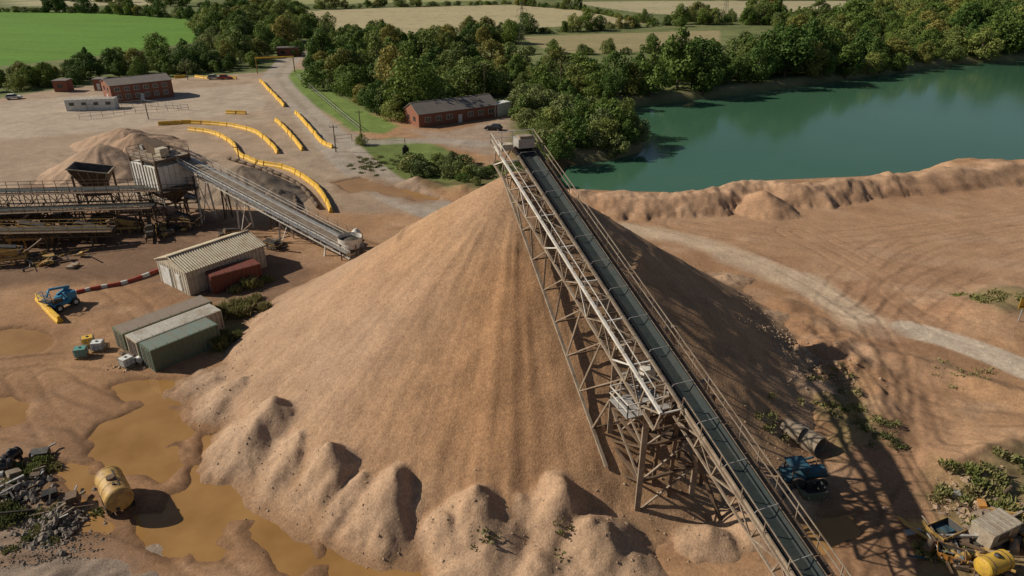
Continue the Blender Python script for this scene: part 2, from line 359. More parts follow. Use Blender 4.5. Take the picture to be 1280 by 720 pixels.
tracks([(1000,290),(1100,340),(1180,400),(1330,450)],10,.16)
tracks([(-40,330),(100,345),(190,400),(230,470)],6,.2)
tracks([(60,190),(160,240),(240,300)],8,.18)
tracks([(120,180),(220,160),(330,140),(350,100)],8,.15)
Z=np.where(np.hypot(X-CX,Y-CY)<20,-1.0,Z)
npmesh('ground',np.stack([X,Y,Z],1),gridfaces(len(xs),len(ys)),M_ground,col)
# ---------------------------------------------------------------- stockpile
gx=np.arange(-48,47,.23); gy=np.arange(26,112,.23); A,B=np.meshgrid(gx,gy);A=A.ravel();B=B.ravel()
PZ,LM=pile_z(A,B,True); r=np.hypot(A-CX,B-CY); an=np.arctan2(B-CY,A-CX)
e=np.maximum(np.abs(A+.5)-44,np.abs(B-69)-40); PZ=PZ-sstep(-3,3,e)*1.5
pc=np.tile(np.array((.385,.234,.132)),(len(A),1))
def ppaint(m,c):
    global pc
    m=np.clip(m,0,1)[:,None]; pc=pc*(1-m)+np.array(c)[None,:]*m
st=fbm(an*9+.1*fbm(A,B,5,2,210),r*.06,1,4,201); n5=fbm(A,B,6,4,202); n6=fbm(A,B,1.2,3,203); n7=fbm(A,B,14,4,204)
ppaint(.35*sstep(0,.5,st),(.42,.27,.165)); ppaint(.3*sstep(.0,.5,-st+.3*n5),(.33,.188,.105)); ppaint(.5*sstep(0,.5,n7),(.355,.225,.145))
lef=sstep(-2.0,-2.5,an)+(an>2.2); ppaint(.6*lef*sstep(10,22,r+4*n5),(.355,.24,.165))
cen=np.exp(-((an+1.62+.06*n5)/.36)**2)*sstep(5,12,r)*sstep(33,24,r); ppaint(cen*.85,(.405,.222,.112))
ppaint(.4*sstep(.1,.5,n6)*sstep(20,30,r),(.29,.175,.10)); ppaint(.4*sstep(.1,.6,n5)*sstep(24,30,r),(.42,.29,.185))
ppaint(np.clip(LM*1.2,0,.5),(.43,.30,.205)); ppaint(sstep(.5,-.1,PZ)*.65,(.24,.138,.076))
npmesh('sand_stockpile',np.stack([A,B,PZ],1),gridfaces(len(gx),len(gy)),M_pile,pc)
def mkpile(name,u,v,R,h,c,ex=1.3,rz=0,seed=0):
    cx,cy=G(u,v); g=np.arange(-R*1.6,R*1.6,.35); a,b=np.meshgrid(g,g);a=a.ravel();b=b.ravel()
    rr=np.hypot(a/ex*math.cos(rz)+b/ex*math.sin(rz),-a*math.sin(rz)+b*math.cos(rz))*(1+.25*fbm(a,b,R*.6,3,seed))
    z=h*(1-rr/R); k=.35; z=k*np.logaddexp(0,z/k)-.3+.25*fbm(a,b,2,3,seed+3)*(z>.2)+.25*fbm(np.arctan2(b,a)*8,rr*.1,1,2,seed+5)*(z>.5)
    cc=np.array(c)[None,:]*(1+.18*fbm(a,b,3,3,seed+9))[:,None]
    o=npmesh(name,np.stack([a,b,z],1),gridfaces(len(g),len(g)),M_pile,cc); o.location=(cx,cy,0); return o
mkpile('sand_pile',132,214,11,6.0,(.40,.275,.19),1.25,0,301); mkpile('sand_pile',178,206,10.5,7.2,(.37,.245,.165),1.3,0,311); mkpile('sand_pile',160,182,9,4.5,(.39,.265,.18),1.5,0,315)
mkpile('gravel_pile',305,238,9,5.2,(.23,.175,.13),1.5,-.5,321); mkpile('gravel_pile',30,790,6.5,2.2,(.25,.19,.145),1.5,0,331)
mkpile('gravel_pile',345,250,5,2.5,(.22,.17,.13),1.2,0,341)
# ---------------------------------------------------------------- water
m,t,b=newmat('lake_water'); g=nd(t,'ShaderNodeNewGeometry').outputs['Position']
b.inputs['Roughness'].default_value=.10; b.inputs['IOR'].default_value=1.33
c=ramp(t,noise(t,g,.012,4,.6),[(.3,(.042,.110,.064)),(.7,(.060,.138,.082))]); t.links.new(c,b.inputs['Base Color'])
mp=nd(t,'ShaderNodeMapping'); mp.inputs['Scale'].default_value=(1,.5,1); t.links.new(g,mp.inputs[0])
bm=nd(t,'ShaderNodeBump'); bm.inputs['Strength'].default_value=.14; bm.inputs['Distance'].default_value=.15; t.links.new(noise(t,mp.outputs[0],1.4,3),bm.inputs['Height']); t.links.new(bm.outputs[0],b.inputs['Normal'])
mb=MB(); mb.quad((8,108,-2.5),(540,108,-2.5),(540,345,-2.5),(8,345,-2.5),m); mb.child('lake_water')
m,t,b=newmat('muddy_water'); g=nd(t,'ShaderNodeNewGeometry').outputs['Position']
c=ramp(t,noise(t,g,.25,3),[(.3,(.25,.130,.042)),(.7,(.34,.188,.068))]); t.links.new(c,b.inputs['Base Color']); b.inputs['Roughness'].default_value=.10; b.inputs['IOR'].default_value=1.33
mb=MB(); mb.quad((-110,27,-.18),(50,27,-.18),(50,80,-.18),(-110,80,-.18),m); mb.quad((-110,80,-.18),(-8,80,-.18),(-8,165,-.18),(-110,165,-.18),m); mb.child('puddle_water')
# ---------------------------------------------------------------- foliage
def leafmat(name,c1,c2,tr=.22):
    m,t,b=newmat(name); g=nd(t,'ShaderNodeNewGeometry').outputs['Position']; oi=nd(t,'ShaderNodeObjectInfo').outputs['Random']
    c=mix(t,c1,c2,ramp(t,noise(t,g,.5,2),[(.35,0.0),(.65,1.0)]))
    hs=nd(t,'ShaderNodeHueSaturation'); mr=nd(t,'ShaderNodeMapRange'); t.links.new(oi,mr.inputs[0]); mr.inputs[3].default_value=.485; mr.inputs[4].default_value=.525
    t.links.new(mr.outputs[0],hs.inputs['Hue']); mr2=nd(t,'ShaderNodeMapRange'); t.links.new(oi,mr2.inputs[0]); mr2.inputs[3].default_value=1.4; mr2.inputs[4].default_value=.75; t.links.new(mr2.outputs[0],hs.inputs['Value']); t.links.new(c,hs.inputs['Color'])
    t.links.new(hs.outputs[0],b.inputs['Base Color']); b.inputs['Roughness'].default_value=.7; b.inputs['Specular IOR Level'].default_value=.2
    tl=nd(t,'ShaderNodeBsdfTranslucent'); t.links.new(hs.outputs[0],tl.inputs[0]); ms=nd(t,'ShaderNodeMixShader'); ms.inputs[0].default_value=tr
    t.links.new(b.outputs[0],ms.inputs[1]); t.links.new(tl.outputs[0],ms.inputs[2]); t.links.new(ms.outputs[0],t.nodes['Material Output'].inputs[0]); return m
L1=leafmat('foliage',(.082,.130,.024),(.125,.175,.036)); L1b=leafmat('olive_foliage',(.13,.165,.038),(.18,.205,.055)); L2=leafmat('scrub_foliage',(.115,.15,.045),(.18,.195,.07))
L1c=leafmat('autumn_foliage',(.18,.175,.042),(.23,.21,.055))
Lg=leafmat('weeds_foliage',(.13,.15,.045),(.23,.20,.09))
bark=mat('bark',(.10,.075,.055),.9)
def leaves(cent,rad,n,size,rg,squash=.85):
    w=rad**2; k=rg.choice(len(cent),n,p=w/w.sum()); d=rg.normal(size=(n,3)); d/=np.linalg.norm(d,axis=1)[:,None]
    rr=rad[k]*(.60+.50*rg.random(n)**.8); P=cent[k]+d*rr[:,None]*np.array([1,1,squash])
    nn=d+rg.normal(size=(n,3))*.5; nn/=np.linalg.norm(nn,axis=1)[:,None]
    a=np.cross(nn,rg.normal(size=(n,3))); a/=np.linalg.norm(a,axis=1)[:,None]; b=np.cross(nn,a)
    s=(size*(.6+.8*rg.random(n)))[:,None]
    V=np.stack([P-a*s*.5,P+b*s*.45-a*s*.05,P+a*s*.55,P-b*s*.4+a*s*.05],1).reshape(-1,3); V[:,2]=np.maximum(V[:,2],.05)
    return V,np.arange(n*4).reshape(-1,4)
def treemesh(name,seed,h,cr_,nl,nleaf,size,low=.15,mt=None,trunk=True):
    mt=mt or L1; rg=np.random.default_rng(seed); cs=[];rs=[]; a0=rg.random()*6; ex=.75+.5*rg.random()
    for i in range(nl):
        f=(i+.5)/nl; z=h*(low+(.86-low)*f)+rg.normal()*h*.03; prof=math.sin(math.pi*min(1,(f*.80+.24)))**.6
        a=rg.random()*1.6+a0+i*2.4; q=cr_*prof*(.35+.6*rg.random()); cs.append((math.cos(a)*q*ex,math.sin(a)*q/ex,z)); rs.append(cr_*(.22+.28*rg.random())*(.65+.45*prof))
    cs=np.array(cs);rs=np.array(rs); V,F=leaves(cs,rs,nleaf,size,rg)
    mb=MB()
    if trunk:
        mb.tube((0,0,-.3),(0,0,h*.45),h*.028,bark,7,h*.016); mb.tube((0,0,h*.45),(0.1,0,h*.8),h*.016,bark,6,h*.005)
        for i in range(0,nl,2): mb.tube((0,0,h*(.15+.5*i/nl)),tuple(cs[i]),h*.011,bark,5,h*.004)
    verts=[tuple(v) for v in V]+list(mb.V); faces=[tuple(f) for f in F]+[tuple(i+len(V) for i in f) for f in mb.F]
    me=bpy.data.meshes.new(name); me.from_pydata(verts,[],faces); me.materials.append(mt); me.materials.append(bark)
    me.polygons.foreach_set('material_index',[0]*len(F)+[1]*len(mb.F)); me.update(); return me
TREES=[treemesh('tree_mesh',i,10,3.6+.6*(i%3),15+2*(i%4),3400,.44,.12,[L1,L1,L1b,L1,L1b,L1,L1,L1c][i]) for i in range(8)]
BUSH=[treemesh('bush_mesh',40+i,4,2.7,11,1300,.34,.10,[L2,L1b,L2,L1][i],True) for i in range(4)]
MIXT=[treemesh('willow_mesh',60+i,7,3.6,15,2600,.38,.10,[L2,L1b,L1][i],True) for i in range(3)]
def inst(name,me,x,y,z,s,parent=None,sz=None):
    o=bpy.data.objects.new(name,me); S.collection.objects.link(o); o.location=(x,y,z); k=random.uniform(.85,1.25); o.scale=(s*k,s*k*random.uniform(.85,1.15),sz or s*random.uniform(.85,1.15)); o.rotation_euler=(0,0,random.random()*6.28)
    if parent: o.parent=parent
    return o
def fill(gname,px,sp,hmin,hmax,meshes,base,nm='tree'):
    p=GP(px); a=np.array(p); x0,y0=a.min(0);x1,y1=a.max(0); g=group(gname); pts=[]
    N=int((x1-x0)*(y1-y0)/(sp*sp)*2.2)+5
    cand=np.stack([rng.uniform(x0,x1,N),rng.uniform(y0,y1,N)],1); s=sdpoly(cand[:,0],cand[:,1],p)
    for c,k in zip(cand,s):
        if k>0: continue
        if any((c[0]-q[0])**2+(c[1]-q[1])**2<(sp*.7)**2 for q in pts[-400:]): continue
        pts.append(c)
    if pts:
        arr=np.array(pts); zz=terr_z(arr[:,0].copy(),arr[:,1].copy()); nv=fbm(arr[:,0],arr[:,1],25,3,500)
        for (x,y),z,q in zip(pts,zz,nv):
            if z<-2.4: continue
            f=min(1,max(0,random.random()*.7+.3+q*.6)); inst(nm,random.choice(meshes),x,y,z-.1,(hmin+(hmax-hmin)*f*f)/base,g)
    return g
def row(gname,px,sp,hmin,hmax,meshes,base,jit=2,nm='hedge_tree'):
    p=[Vector(q) for q in GP(px)]; g=group(gname)
    for a,b in zip(p[:-1],p[1:]):
        n=max(1,int((b-a).length/sp))
        for i in range(n):
            q=a.lerp(b,(i+random.random())/n); f=random.random()**2.2
            big=random.random()<.35+.5*math.sin(q.x*.03)*math.sin(q.y*.02+1)
            me=random.choice(meshes) if big else random.choice(BUSH); hh=(hmin+(hmax-hmin)*f)/base if big else random.uniform(2.5,4.5)/4
            o=inst(nm,me,q.x+random.uniform(-jit,jit),q.y+random.uniform(-jit,jit),-.1,hh,g)
            if not big: o.scale.x*=1.5
    return g
fill('hedgerow_trees',[(-80,124),(0,117),(120,103),(250,94),(320,86),(320,76),(240,80),(100,90),(-80,104)],6,4,10,TREES+MIXT,10)
fill('woodland',[(400,108),(425,128),(455,146),(520,152),(548,132),(540,84),(440,72),(395,80)],6.8,7,18,TREES+MIXT,10)
fill('woodland',[(545,124),(640,120),(750,131),(760,108),(640,88),(548,90)],6.8,6,14.5,TREES+MIXT,10)
fill('lakeside_woodland',[(745,129),(830,124),(900,117),(980,105),(1100,88),(1200,75),(1300,69),(1420,62),(1420,46),(1200,55),(1060,72),(960,84),(800,100)],7.8,8,19,TREES,10)
fill('lakeside_scrub',[(740,132),(830,127),(900,120),(980,108),(1100,91),(1200,79),(1300,73),(1300,70),(1200,76),(1100,88),(980,105),(900,117),(830,124)],4,2,4.5,BUSH+MIXT,4)
fill('distant_woodland',[(1000,60),(1150,50),(1300,42),(1500,30),(1500,8),(1300,18),(1180,26),(1020,44),(960,50)],10,7,18,TREES,10)
fill('distant_woodland',[(840,34),(920,30),(1000,36),(1130,26),(1260,16),(1260,11),(1120,16),(1000,26),(860,24)],9,6,15,TREES+MIXT,10)
fill('distant_woodland',[(250,62),(300,76),(360,66),(386,50),(372,26),(300,20),(255,32)],8,7,15,TREES+MIXT,10)
fill('willow_scrub',[(662,176),(690,196),(750,201),(798,191),(802,176),(782,160),(740,150),(684,156)],3.8,4,7.8,MIXT,7)
fill('shrubs',[(505,216),(560,228),(640,237),(690,232),(676,212),(600,206),(525,202)],2.9,1.8,4.2,BUSH,4)
fill('shrubs',[(640,148),(660,170),(672,150),(700,135),(660,128)],5,3,6,BUSH+MIXT,5)
row('distant_hedgerow',[(-200,8),(0,15),(120,16),(240,24)],4.5,7,13,TREES,10,2)
row('distant_hedgerow',[(240,24),(255,45)],4.5,6,12,TREES,10,2)
row('distant_hedgerow',[(378,40),(480,50),(560,46),(650,42),(740,38),(830,32)],4.5,6,13,TREES,10,2)
fill('distant_woodland',[(400,60),(480,66),(560,62),(650,54),(650,48),(560,50),(480,54),(400,50)],7,5,12,TREES+MIXT,10)
row('distant_hedgerow',[(640,6),(720,12),(810,29),(860,34)],5,6,12,TREES,10,2)
row('distant_hedgerow',[(380,12),(480,9),(640,5)],5,7,14,TREES,10,3)
row('distant_hedgerow',[(0,-3),(240,8),(380,8)],7,8,18,TREES,10,8)
row('distant_hedgerow',[(640,-3),(900,0),(1150,0),(1280,4)],7,8,16,TREES,10,5)
row('distant_hedgerow',[(-100,-12),(300,-12),(700,-12),(1400,-12)],16,9,18,TREES,10,10)
row('verge_scrub',[(640,70),(720,66),(800,68),(870,62),(940,56)],5,3,7,BUSH+MIXT,5,5,'scrub')
for u,v,h in [(200,72,10),(372,70,7),(388,96,7),(402,62,9),(230,66,7),(560,136,8),(497,150,8),(330,62,11),(452,182,3)]:
    x,y=G(u,v); inst('broadleaf_tree',random.choice(TREES),x,y,-.1,h/10)
def weeds(name,u,v,R,n,h,e=1.0,mt=None):
    cx,cy=G(u,v); rg=np.random.default_rng(int(u+v)); nc=max(4,int(R*R*1.6)); k=rg.normal(size=(nc,2))*R*.5*np.array([1,e])
    gzv=np.maximum(terr_z(cx+k[:,0],cy+k[:,1]),pile_z(cx+k[:,0],cy+k[:,1]))
    i=rg.integers(0,nc,n); P=np.zeros((n,3)); P[:,:2]=k[i]+rg.normal(size=(n,2))*.3; P[:,2]=gzv[i]+.0
    hh=h*(.35+.65*rg.random(n))*(.4+.9*rg.random(nc))[i]; a=rg.random(n)*6.28; w=.04+.04*rg.random(n); lean=rg.normal(size=(n,2))*.35*hh[:,None]
    dx=np.stack([np.cos(a)*w,np.sin(a)*w,0*a],1); tp=P+np.stack([lean[:,0],lean[:,1],hh],1); md=P*.45+tp*.55+np.stack([0*a,0*a,hh*.1],1)
    V=np.stack([P-dx*.6,P+dx*.6,md+dx*1.5,tp,md-dx*1.5],1).reshape(-1,3); F=np.arange(n*5).reshape(-1,5)
    o=npmesh(name,V,F,mt or Lg,smooth=False); o.location=(cx,cy,0)
for w in [(295,385,2.6,3000,1.5,1.6),(285,425,1.8,1500,1.2,1.2),(312,362,1.5,1000,1.3),(1055,515,3.6,1100,.25),(1080,545,2.4,600,.25),(960,550,2.2,600,.25),
          (1240,382,4,1800,.35,.6),(1215,620,3,2600,.7),(1262,650,2.4,2400,.8),(1180,690,2,1200,.6),(1250,610,3,2200,.5),(20,600,2.4,1800,.6),(60,655,2.6,900,.4),(5,640,2,1400,.7),
          (610,695,1.0,90,.25),(700,700,1,90,.25),(560,205,5,1500,.5),(470,205,6,2000,.35),(1040,480,2.4,350,.25),(330,350,1.2,500,.8),(1200,470,3,300,.2)]:
    weeds('weeds',*w)
def stones(name,pts,s0,s1,mt,seed=1):
    rg=np.random.default_rng(seed); n=len(pts); b=np.array([(1,0,0),(-1,0,0),(0,1,0),(0,-1,0),(0,0,1),(0,0,-1),(.6,.6,.5),(-.6,.6,.4),(.5,-.6,.5),(-.6,-.5,.5)],float)
    f=np.array([(0,6,4),(2,4,6),(0,2,6),(2,7,4),(1,4,7),(1,7,2),(1,9,4),(3,4,9),(1,3,9),(3,8,4),(0,4,8),(0,8,3),(0,5,2),(2,5,1),(1,5,3),(3,5,0)])
    s=s0+(s1-s0)*rg.random(n)**3; V=b[None]*(.7+.6*rg.random((n,10,1)))*s[:,None,None]*(.7+.6*rg.random((n,1,3))); a=rg.random(n)*6.28
    c,q=np.cos(a)[:,None],np.sin(a)[:,None]; V=np.stack([V[:,:,0]*c-V[:,:,1]*q,V[:,:,0]*q+V[:,:,1]*c,V[:,:,2]*.8],2)+pts[:,None,:]
    F=(f[None]+np.arange(n)[:,None,None]*10).reshape(-1,3); return npmesh(name,V.reshape(-1,3),F,mt,smooth=False)
stm=mat('stone',(.37,.26,.17),.95,0,.4,(.28,.18,.12),.8)
n=1100; a=rng.uniform(-3.3,.7,n); q=31+rng.normal(size=n)*2.0; sx=CX+np.cos(a)*q; sy=CY+np.sin(a)*q; m_=sy>30; sx,sy=sx[m_],sy[m_]
sz=np.maximum(terr_z(sx.copy(),sy.copy()),pile_z(sx,sy)); stones('loose_stones',np.stack([sx,sy,sz],1),.04,.13,stm)
def stpatch(name,u,v,R,n,s0,s1,hh=0,seed=3,mt=None):
    cx,cy=G(u,v); k=rng.normal(size=(n,2))*R*.5; x=cx+k[:,0];y=cy+k[:,1]; z=np.maximum(terr_z(x.copy(),y.copy()),pile_z(x,y)); r_=np.hypot(k[:,0],k[:,1])/R
    z=z+hh*np.clip(1-r_,0,1)*rng.random(n); stones(name,np.stack([x,y,z],1),s0,s1,mt or stm,seed)
drk=mat('grey_rubble',(.21,.175,.14),.9,0,.5,(.12,.095,.07),.8)
stpatch('rubble_heap',75,652,2.6,600,.06,.36,.8,5,drk); stpatch('rubble_heap',1030,470,4,250,.06,.25,.1,6); stpatch('rubble_heap',1225,640,3.5,300,.08,.4,.3,7)
stpatch('rubble_heap',160,455,1.6,80,.1,.35,.2,8); stpatch('rubble_heap',970,440,4,250,.06,.22,.05,9); stpatch('rubble_heap',20,620,2.2,260,.08,.38,.6,10,drk); stpatch('gravel_scatter',60,700,4,900,.04,.12,.05,14,drk)
# ---------------------------------------------------------------- MAIN CONVEYOR
g=group('stockpile_conveyor')
HD=Vector((1.0,68,22.4)); D=Vector((.393,-1,-.352)); D.normalize(); Sd=Vector((.931,.366,0)); U=Sd.cross(D).normalized()
if U.z<0: U=-U
def C(l,s,n=0): return HD+D*l+Sd*s+U*n   # l along axis downwards, s right, n up
LT=33.0; LE=68.0
mb=MB()
steps=[i*1.5 for i in range(int(LE/1.5)+1)]
prof=[(-.76,.24),(-.34,.02),(.34,.02),(.76,.24)]
for (s0,n0),(s1,n1),mt in [(prof[0],prof[1],beltedge),(prof[1],prof[2],belt),(prof[2],prof[3],belt)]:
    mb.quad(C(0,s0,n0),C(0,s1,n1),C(LE,s1,n1),C(LE,s0,n0),mt)
mb.quad(C(0,-.6,-.35),C(0,.6,-.35),C(LE,.6,-.35),C(LE,-.6,-.35),belt)
mb.tube(C(0,-.65,-.15),C(0,.65,-.15),.32,dark,14)
mb.child('belt',g)
mb=MB()
for s in(-.90,.90): mb.beam(C(-.5,s,.05),C(LE,s,.05),.10,brown,.26)
for l in steps: mb.beam(C(l,-.82,-.05),C(l,.82,-.05),.09,dark); mb.tube(C(l+.7,-.6,-.35),C(l+.7,.6,-.35),.07,galv,6)
for l in [i*3.3+1.5 for i in range(int(LE/3.3))]:
    for a,b in [((-.9,.1),(-.78,.42)),((-.78,.42),(.78,.42)),((.78,.42),(.9,.1))]: mb.beam(C(l,a[0],a[1]),C(l,b[0],b[1]),.04,galv)
mb.child('idler_frame',g)
mb=MB()
for i in range(int(LE/1.2)): mb.beam(C(i*1.2+.03,1.30,-.12),C(i*1.2+1.17,1.30,-.12),.62,rust,.05,up=U)
for s in(.98,1.63): mb.beam(C(0,s,-.2),C(LE,s,-.2),.07,brown,.15)
mb.rail([C(0,1.67,-.1),C(LE,1.67,-.1)],1.1,brown,.06,sp=2.0)
mb.child('walkway',g)
mb=MB(); sl_,sr=-2.75,-1.08
nb=15; dl=LT/nb
for s,n_,mt,w in [(sl_,.15,white,.20),(sr,.1,brown,.16),(sl_,-1.7,brown,.18),(.9,-1.7,rust,.16),(.9,-.35,rust,.12)]:
    mb.beam(C(-.4,s,n_),C(LT,s,n_),w,mt)
for i in range(nb+1):
    l=i*dl
    mb.beam(C(l,sl_,.1),C(l,sr,.05),.10,white if i%2 else brown); mb.beam(C(l,sl_,.1),C(l,sl_,-1.7),.10,brown); mb.beam(C(l,sl_,-1.7),C(l,.9,-1.7),.09,rust); mb.beam(C(l,.9,-.3),C(l,.9,-1.7),.08,rust)
    if i<nb:
        k=l+dl; a=(l,k) if i%2 else (k,l)
        mb.beam(C(a[0],sl_,.1),C(a[1],sr,.05),.08,brown); mb.beam(C(a[0],sl_,.1),C(a[1],sl_,-1.7),.10,white if i%3==0 else brown)
        mb.beam(C(a[0],sl_,-1.7),C(a[1],.9,-1.7),.08,rust); mb.beam(C(a[1],.9,-.3),C(a[0],.9,-1.7),.08,rust)
mb.rail([C(.5,sl_,.2),C(LT-1,sl_,.2)],1.05,white,.05,sp=2.2,mids=0)
mb.child('gantry_truss',g)
mb=MB(); ra=Vector((-.9,65.2,20.3)); rb=Vector((7.4,42.6,3.6)); off=Vector((2.6,1.0,0))
mb.beam(ra,rb,.24,brown); mb.beam(ra+off,rb+off*1.5,.2,rust)
for i in range(1,9):
    f=i/9; p=ra.lerp(rb,f); q=(ra+off).lerp(rb+off*1.5,f); mb.beam(p,q,.12,rust); lc=i*LT/9-1.0
    mb.beam(p,C(lc,sl_,-1.7),.13,brown)
    if i%2==0: mb.beam(q,C(lc,.9,-1.7),.12,rust)
    if i<8: mb.beam(p,C((i+1)*LT/9-1,sl_,-1.7),.10,brown)
mb.child('raker_frame',g)
mb=MB()
mb.box(C(.2,0,.75),(1.7,1.5,.9),galv,rz=math.atan2(Sd.y,Sd.x)); mb.box(C(.2,0,1.3),(1.3,1.0,.35),brown,rz=.37); mb.box(C(.3,-1.9,.45),(1.2,.9,.6),cream,rz=.37); mb.tube(C(.3,-1.3,.4),C(.3,-2.1,.4),.3,galv,10)
mb.box(C(-.6,-.6,-.05),(4.6,1.1,.08),brown,rz=.37)
mb.rail([C(-1.1,-2.9,0),C(-1.1,1.7,0)],1.1,white,.06,sp=1.1); mb.rail([C(-1.1,-2.9,0),C(1.4,-2.9,0)],1.1,white,.06); mb.rail([C(-1.1,1.65,0),C(1.4,1.65,0)],1.1,brown,.06)
mb.beam(C(-.4,-.8,0),C(-1.1,-.5,-1.2),.1,rust); mb.box(C(-.9,.1,-.5),(1.3,.15,1.2),rust,rz=.37)
mb.child('head_drive',g)
mb=MB(); F_=[Vector((9.6,40.3,0)),Vector((14.2,42.1,0)),Vector((7.9,45.2,0)),Vector((12.6,47.0,0))]
tops=[]
for i,f in enumerate(F_):
    l=((f-HD).dot(Vector((D.x,D.y,0)).normalized()))/math.hypot(D.x,D.y); zt=HD.z+D.z*l-.9-(0 if i%2 else .9)
    tops.append(Vector((f.x,f.y,zt))); mb.beam(f+Vector((0,0,-1)),tops[-1],.40,brown,.30)
for a,b in((0,1),(2,3),(0,2),(1,3)):
    zs=[1.2,4.2,7.4,9.9]
    for z0,z1 in zip(zs[:-1],zs[1:]):
        A_=F_[a];B_=F_[b]
        mb.beam(A_+Vector((0,0,z1)),B_+Vector((0,0,z1)),.2,rust)
        mb.beam(A_+Vector((0,0,z0)),B_+Vector((0,0,z1)),.13,brown); mb.beam(B_+Vector((0,0,z0)),A_+Vector((0,0,z1)),.13,rust)
mb.beam(tops[0],tops[1],.3,brown); mb.beam(tops[2],tops[3],.3,brown)
for p,q in [((11.0,42,-.5),(11.2,42.2,10.5)),((12.2,41.4,-.5),(12.2,41.6,10.5)),((16.5,40,-.5),(12.8,42.5,8.5)),((9.0,43,-.5),(11.5,44,9.5)),((13.6,44.5,-.5),(13.2,44.2,10.5)),((15.2,43.2,-.5),(15.0,42.8,10.2))]: mb.beam(p,q,.26,rust)
mb.box((12.0,43.2,6.3),(2.4,2.2,.1),rust,rz=.375); mb.box((12.0,43.4,8.2),(1.6,1.4,1.8),rust,rz=.375)
mb.child('support_tower',g)
mb=MB(); c0=Vector((9.3,41.6,10.35)); e1=Vector((.931,.366,0)); e2=Vector((-.366,.931,0))
mb.box(c0,(3.6,2.6,.1),galv,rz=.375)
q=[c0-e1*1.8-e2*1.3,c0+e1*1.8-e2*1.3,c0+e1*1.8+e2*1.3,c0-e1*1.8+e2*1.3]
q=[v+Vector((0,0,.05)) for v in q]; mb.rail([q[1],q[0],q[3],q[2]],1.1,white,.07,sp=.9)
c1=c0+e1*1.2+e2*1.2+Vector((0,0,1.2)); mb.box(c1,(1.6,1.3,.08),galv,rz=.375); mb.box(c1+Vector((0,0,.5)),(1.0,.7,.8),white,rz=.375)
for k in range(7): mb.box(c0+e1*(.2)+e2*(1.0)+Vector((0,0,.2*k)) +e2*.22*k,(.8,.24,.04),galv,rz=.375)
mb.rail([c0+e1*1.7-e2*1.2+Vector((0,0,.1)),c0+e1*2.4+e2*1.2+Vector((0,0,1.7))],1.0,white,.06,sp=.8)
mb.child('access_platform',g)
mb=MB(); n2=int((LE-LT)/2.2)
for s,n_ in((-.98,-.1),(1.03,-.1),(-.98,-1.3),(1.03,-1.3)): mb.beam(C(LT-.5,s,n_-.12),C(LE,s,n_-.12),.14,brown)
for i in range(n2):
    l=LT+i*2.2; k=l+2.2
    for s in(-.98,1.03): mb.beam(C(l,s,-.2),C(l,s,-1.4),.10,brown); mb.beam(C(l if i%2 else k,s,-.2),C(k if i%2 else l,s,-1.4),.09,brown)
    mb.beam(C(l,-.95,-1.42),C(l,1,-1.42),.09,rust)
mb.rail([C(LT,-1.05,.05),C(LE,-1.05,.05)],.95,brown,.06,sp=2.2,mids=0)
for l in(LT+14,LT+26):
    for s in(-1.2,1.2):
        p=C(l,s,-1.4); mb.beam(p,(p.x+s*.6,p.y,-.5),.2,rust)
mb.child('lower_truss',g)
mb=MB()
for a,b in [((8.0,39.0),(15.2,41.8)),((15.2,41.8),(14.4,44.0)),((8.0,39.0),(7.2,41.0))]:
    mb.beam((a[0],a[1],.35),(b[0],b[1],.35),.35,brown,1.0)
mb.box((11.4,41.8,.12),(7,3,.3),rust,rz=.375)
mb.child('tower_base',g)
# ---------------------------------------------------------------- secondary conveyors + plant
def conveyor(name,a,b,wd=1.3,dep=1.3,mt=brown,legs=4,railm=white,beltm=None):
    g=group(name); a=Vector(a);b=Vector(b); d=(b-a); L=d.length; d.normalize(); s=d.cross(Vector((0,0,1))).normalized(); u=s.cross(d)
    P=lambda l,q,n:a+d*l+s*q+u*n
    mb=MB(); h=wd/2
    mb.quad(P(0,-h*.8,.12),P(0,h*.8,.12),P(L,h*.8,.12),P(L,-h*.8,.12),beltm or belt); mb.tube(P(0,-h*.8,-.12),P(0,h*.8,-.12),.25,dark,10); mb.tube(P(L,-h*.8,-.12),P(L,h*.8,-.12),.25,dark,10); mb.child('belt',g)
    mb=MB(); n=int(L/1.8); dl=L/n
    for q in(-h,h):
        for k in(0,-dep): mb.beam(P(0,q,k),P(L,q,k),.13,mt,.16)
    for i in range(n+1):
        l=i*dl
        for q in(-h,h): mb.beam(P(l,q,0),P(l,q,-dep),.09,mt)
        mb.beam(P(l,-h,-dep),P(l,h,-dep),.08,mt); mb.beam(P(l,-h,.0),P(l,h,.0),.07,dark)
        if i<n:
            for q in(-h,h): mb.beam(P(l if i%2 else l+dl,q,0),P(l+dl if i%2 else l,q,-dep),.08,mt)
    mb.child('truss',g)
    mb=MB(); 
    for sd in(-1,1):
        mb.beam(P(0,sd*(h+.45),-.05),P(L,sd*(h+.45),-.05),.7,galv if railm is white else rust,.06,up=u); mb.rail([P(0,sd*(h+.8),0),P(L,sd*(h+.8),0)],1.05,railm,.06,sp=1.8)
    mb.child('walkways',g)
    mb=MB()
    for i in range(legs):
        l=L*(i+.5)/legs
        for q in(-h,h):
            p=P(l,q,-dep)
            if p.z>.6: mb.beam(p,(p.x+s.x*q*.6,p.y+s.y*q*.6,-.5),.2,mt)
        if P(l,0,-dep).z>1.5:
            p=P(l,-h,-dep);r_=P(l,h,-dep); mb.beam((p.x,p.y,p.z*.9),(r_.x,r_.y,.4),.1,mt); mb.beam((r_.x,r_.y,r_.z*.9),(p.x,p.y,.4),.1,mt)
    mb.child('legs',g); return g
conveyor('inclined_conveyor',(-53.5,109.5,10.0),(-22.5,91.2,1.6),1.8,1.2,white,4,white,brown)
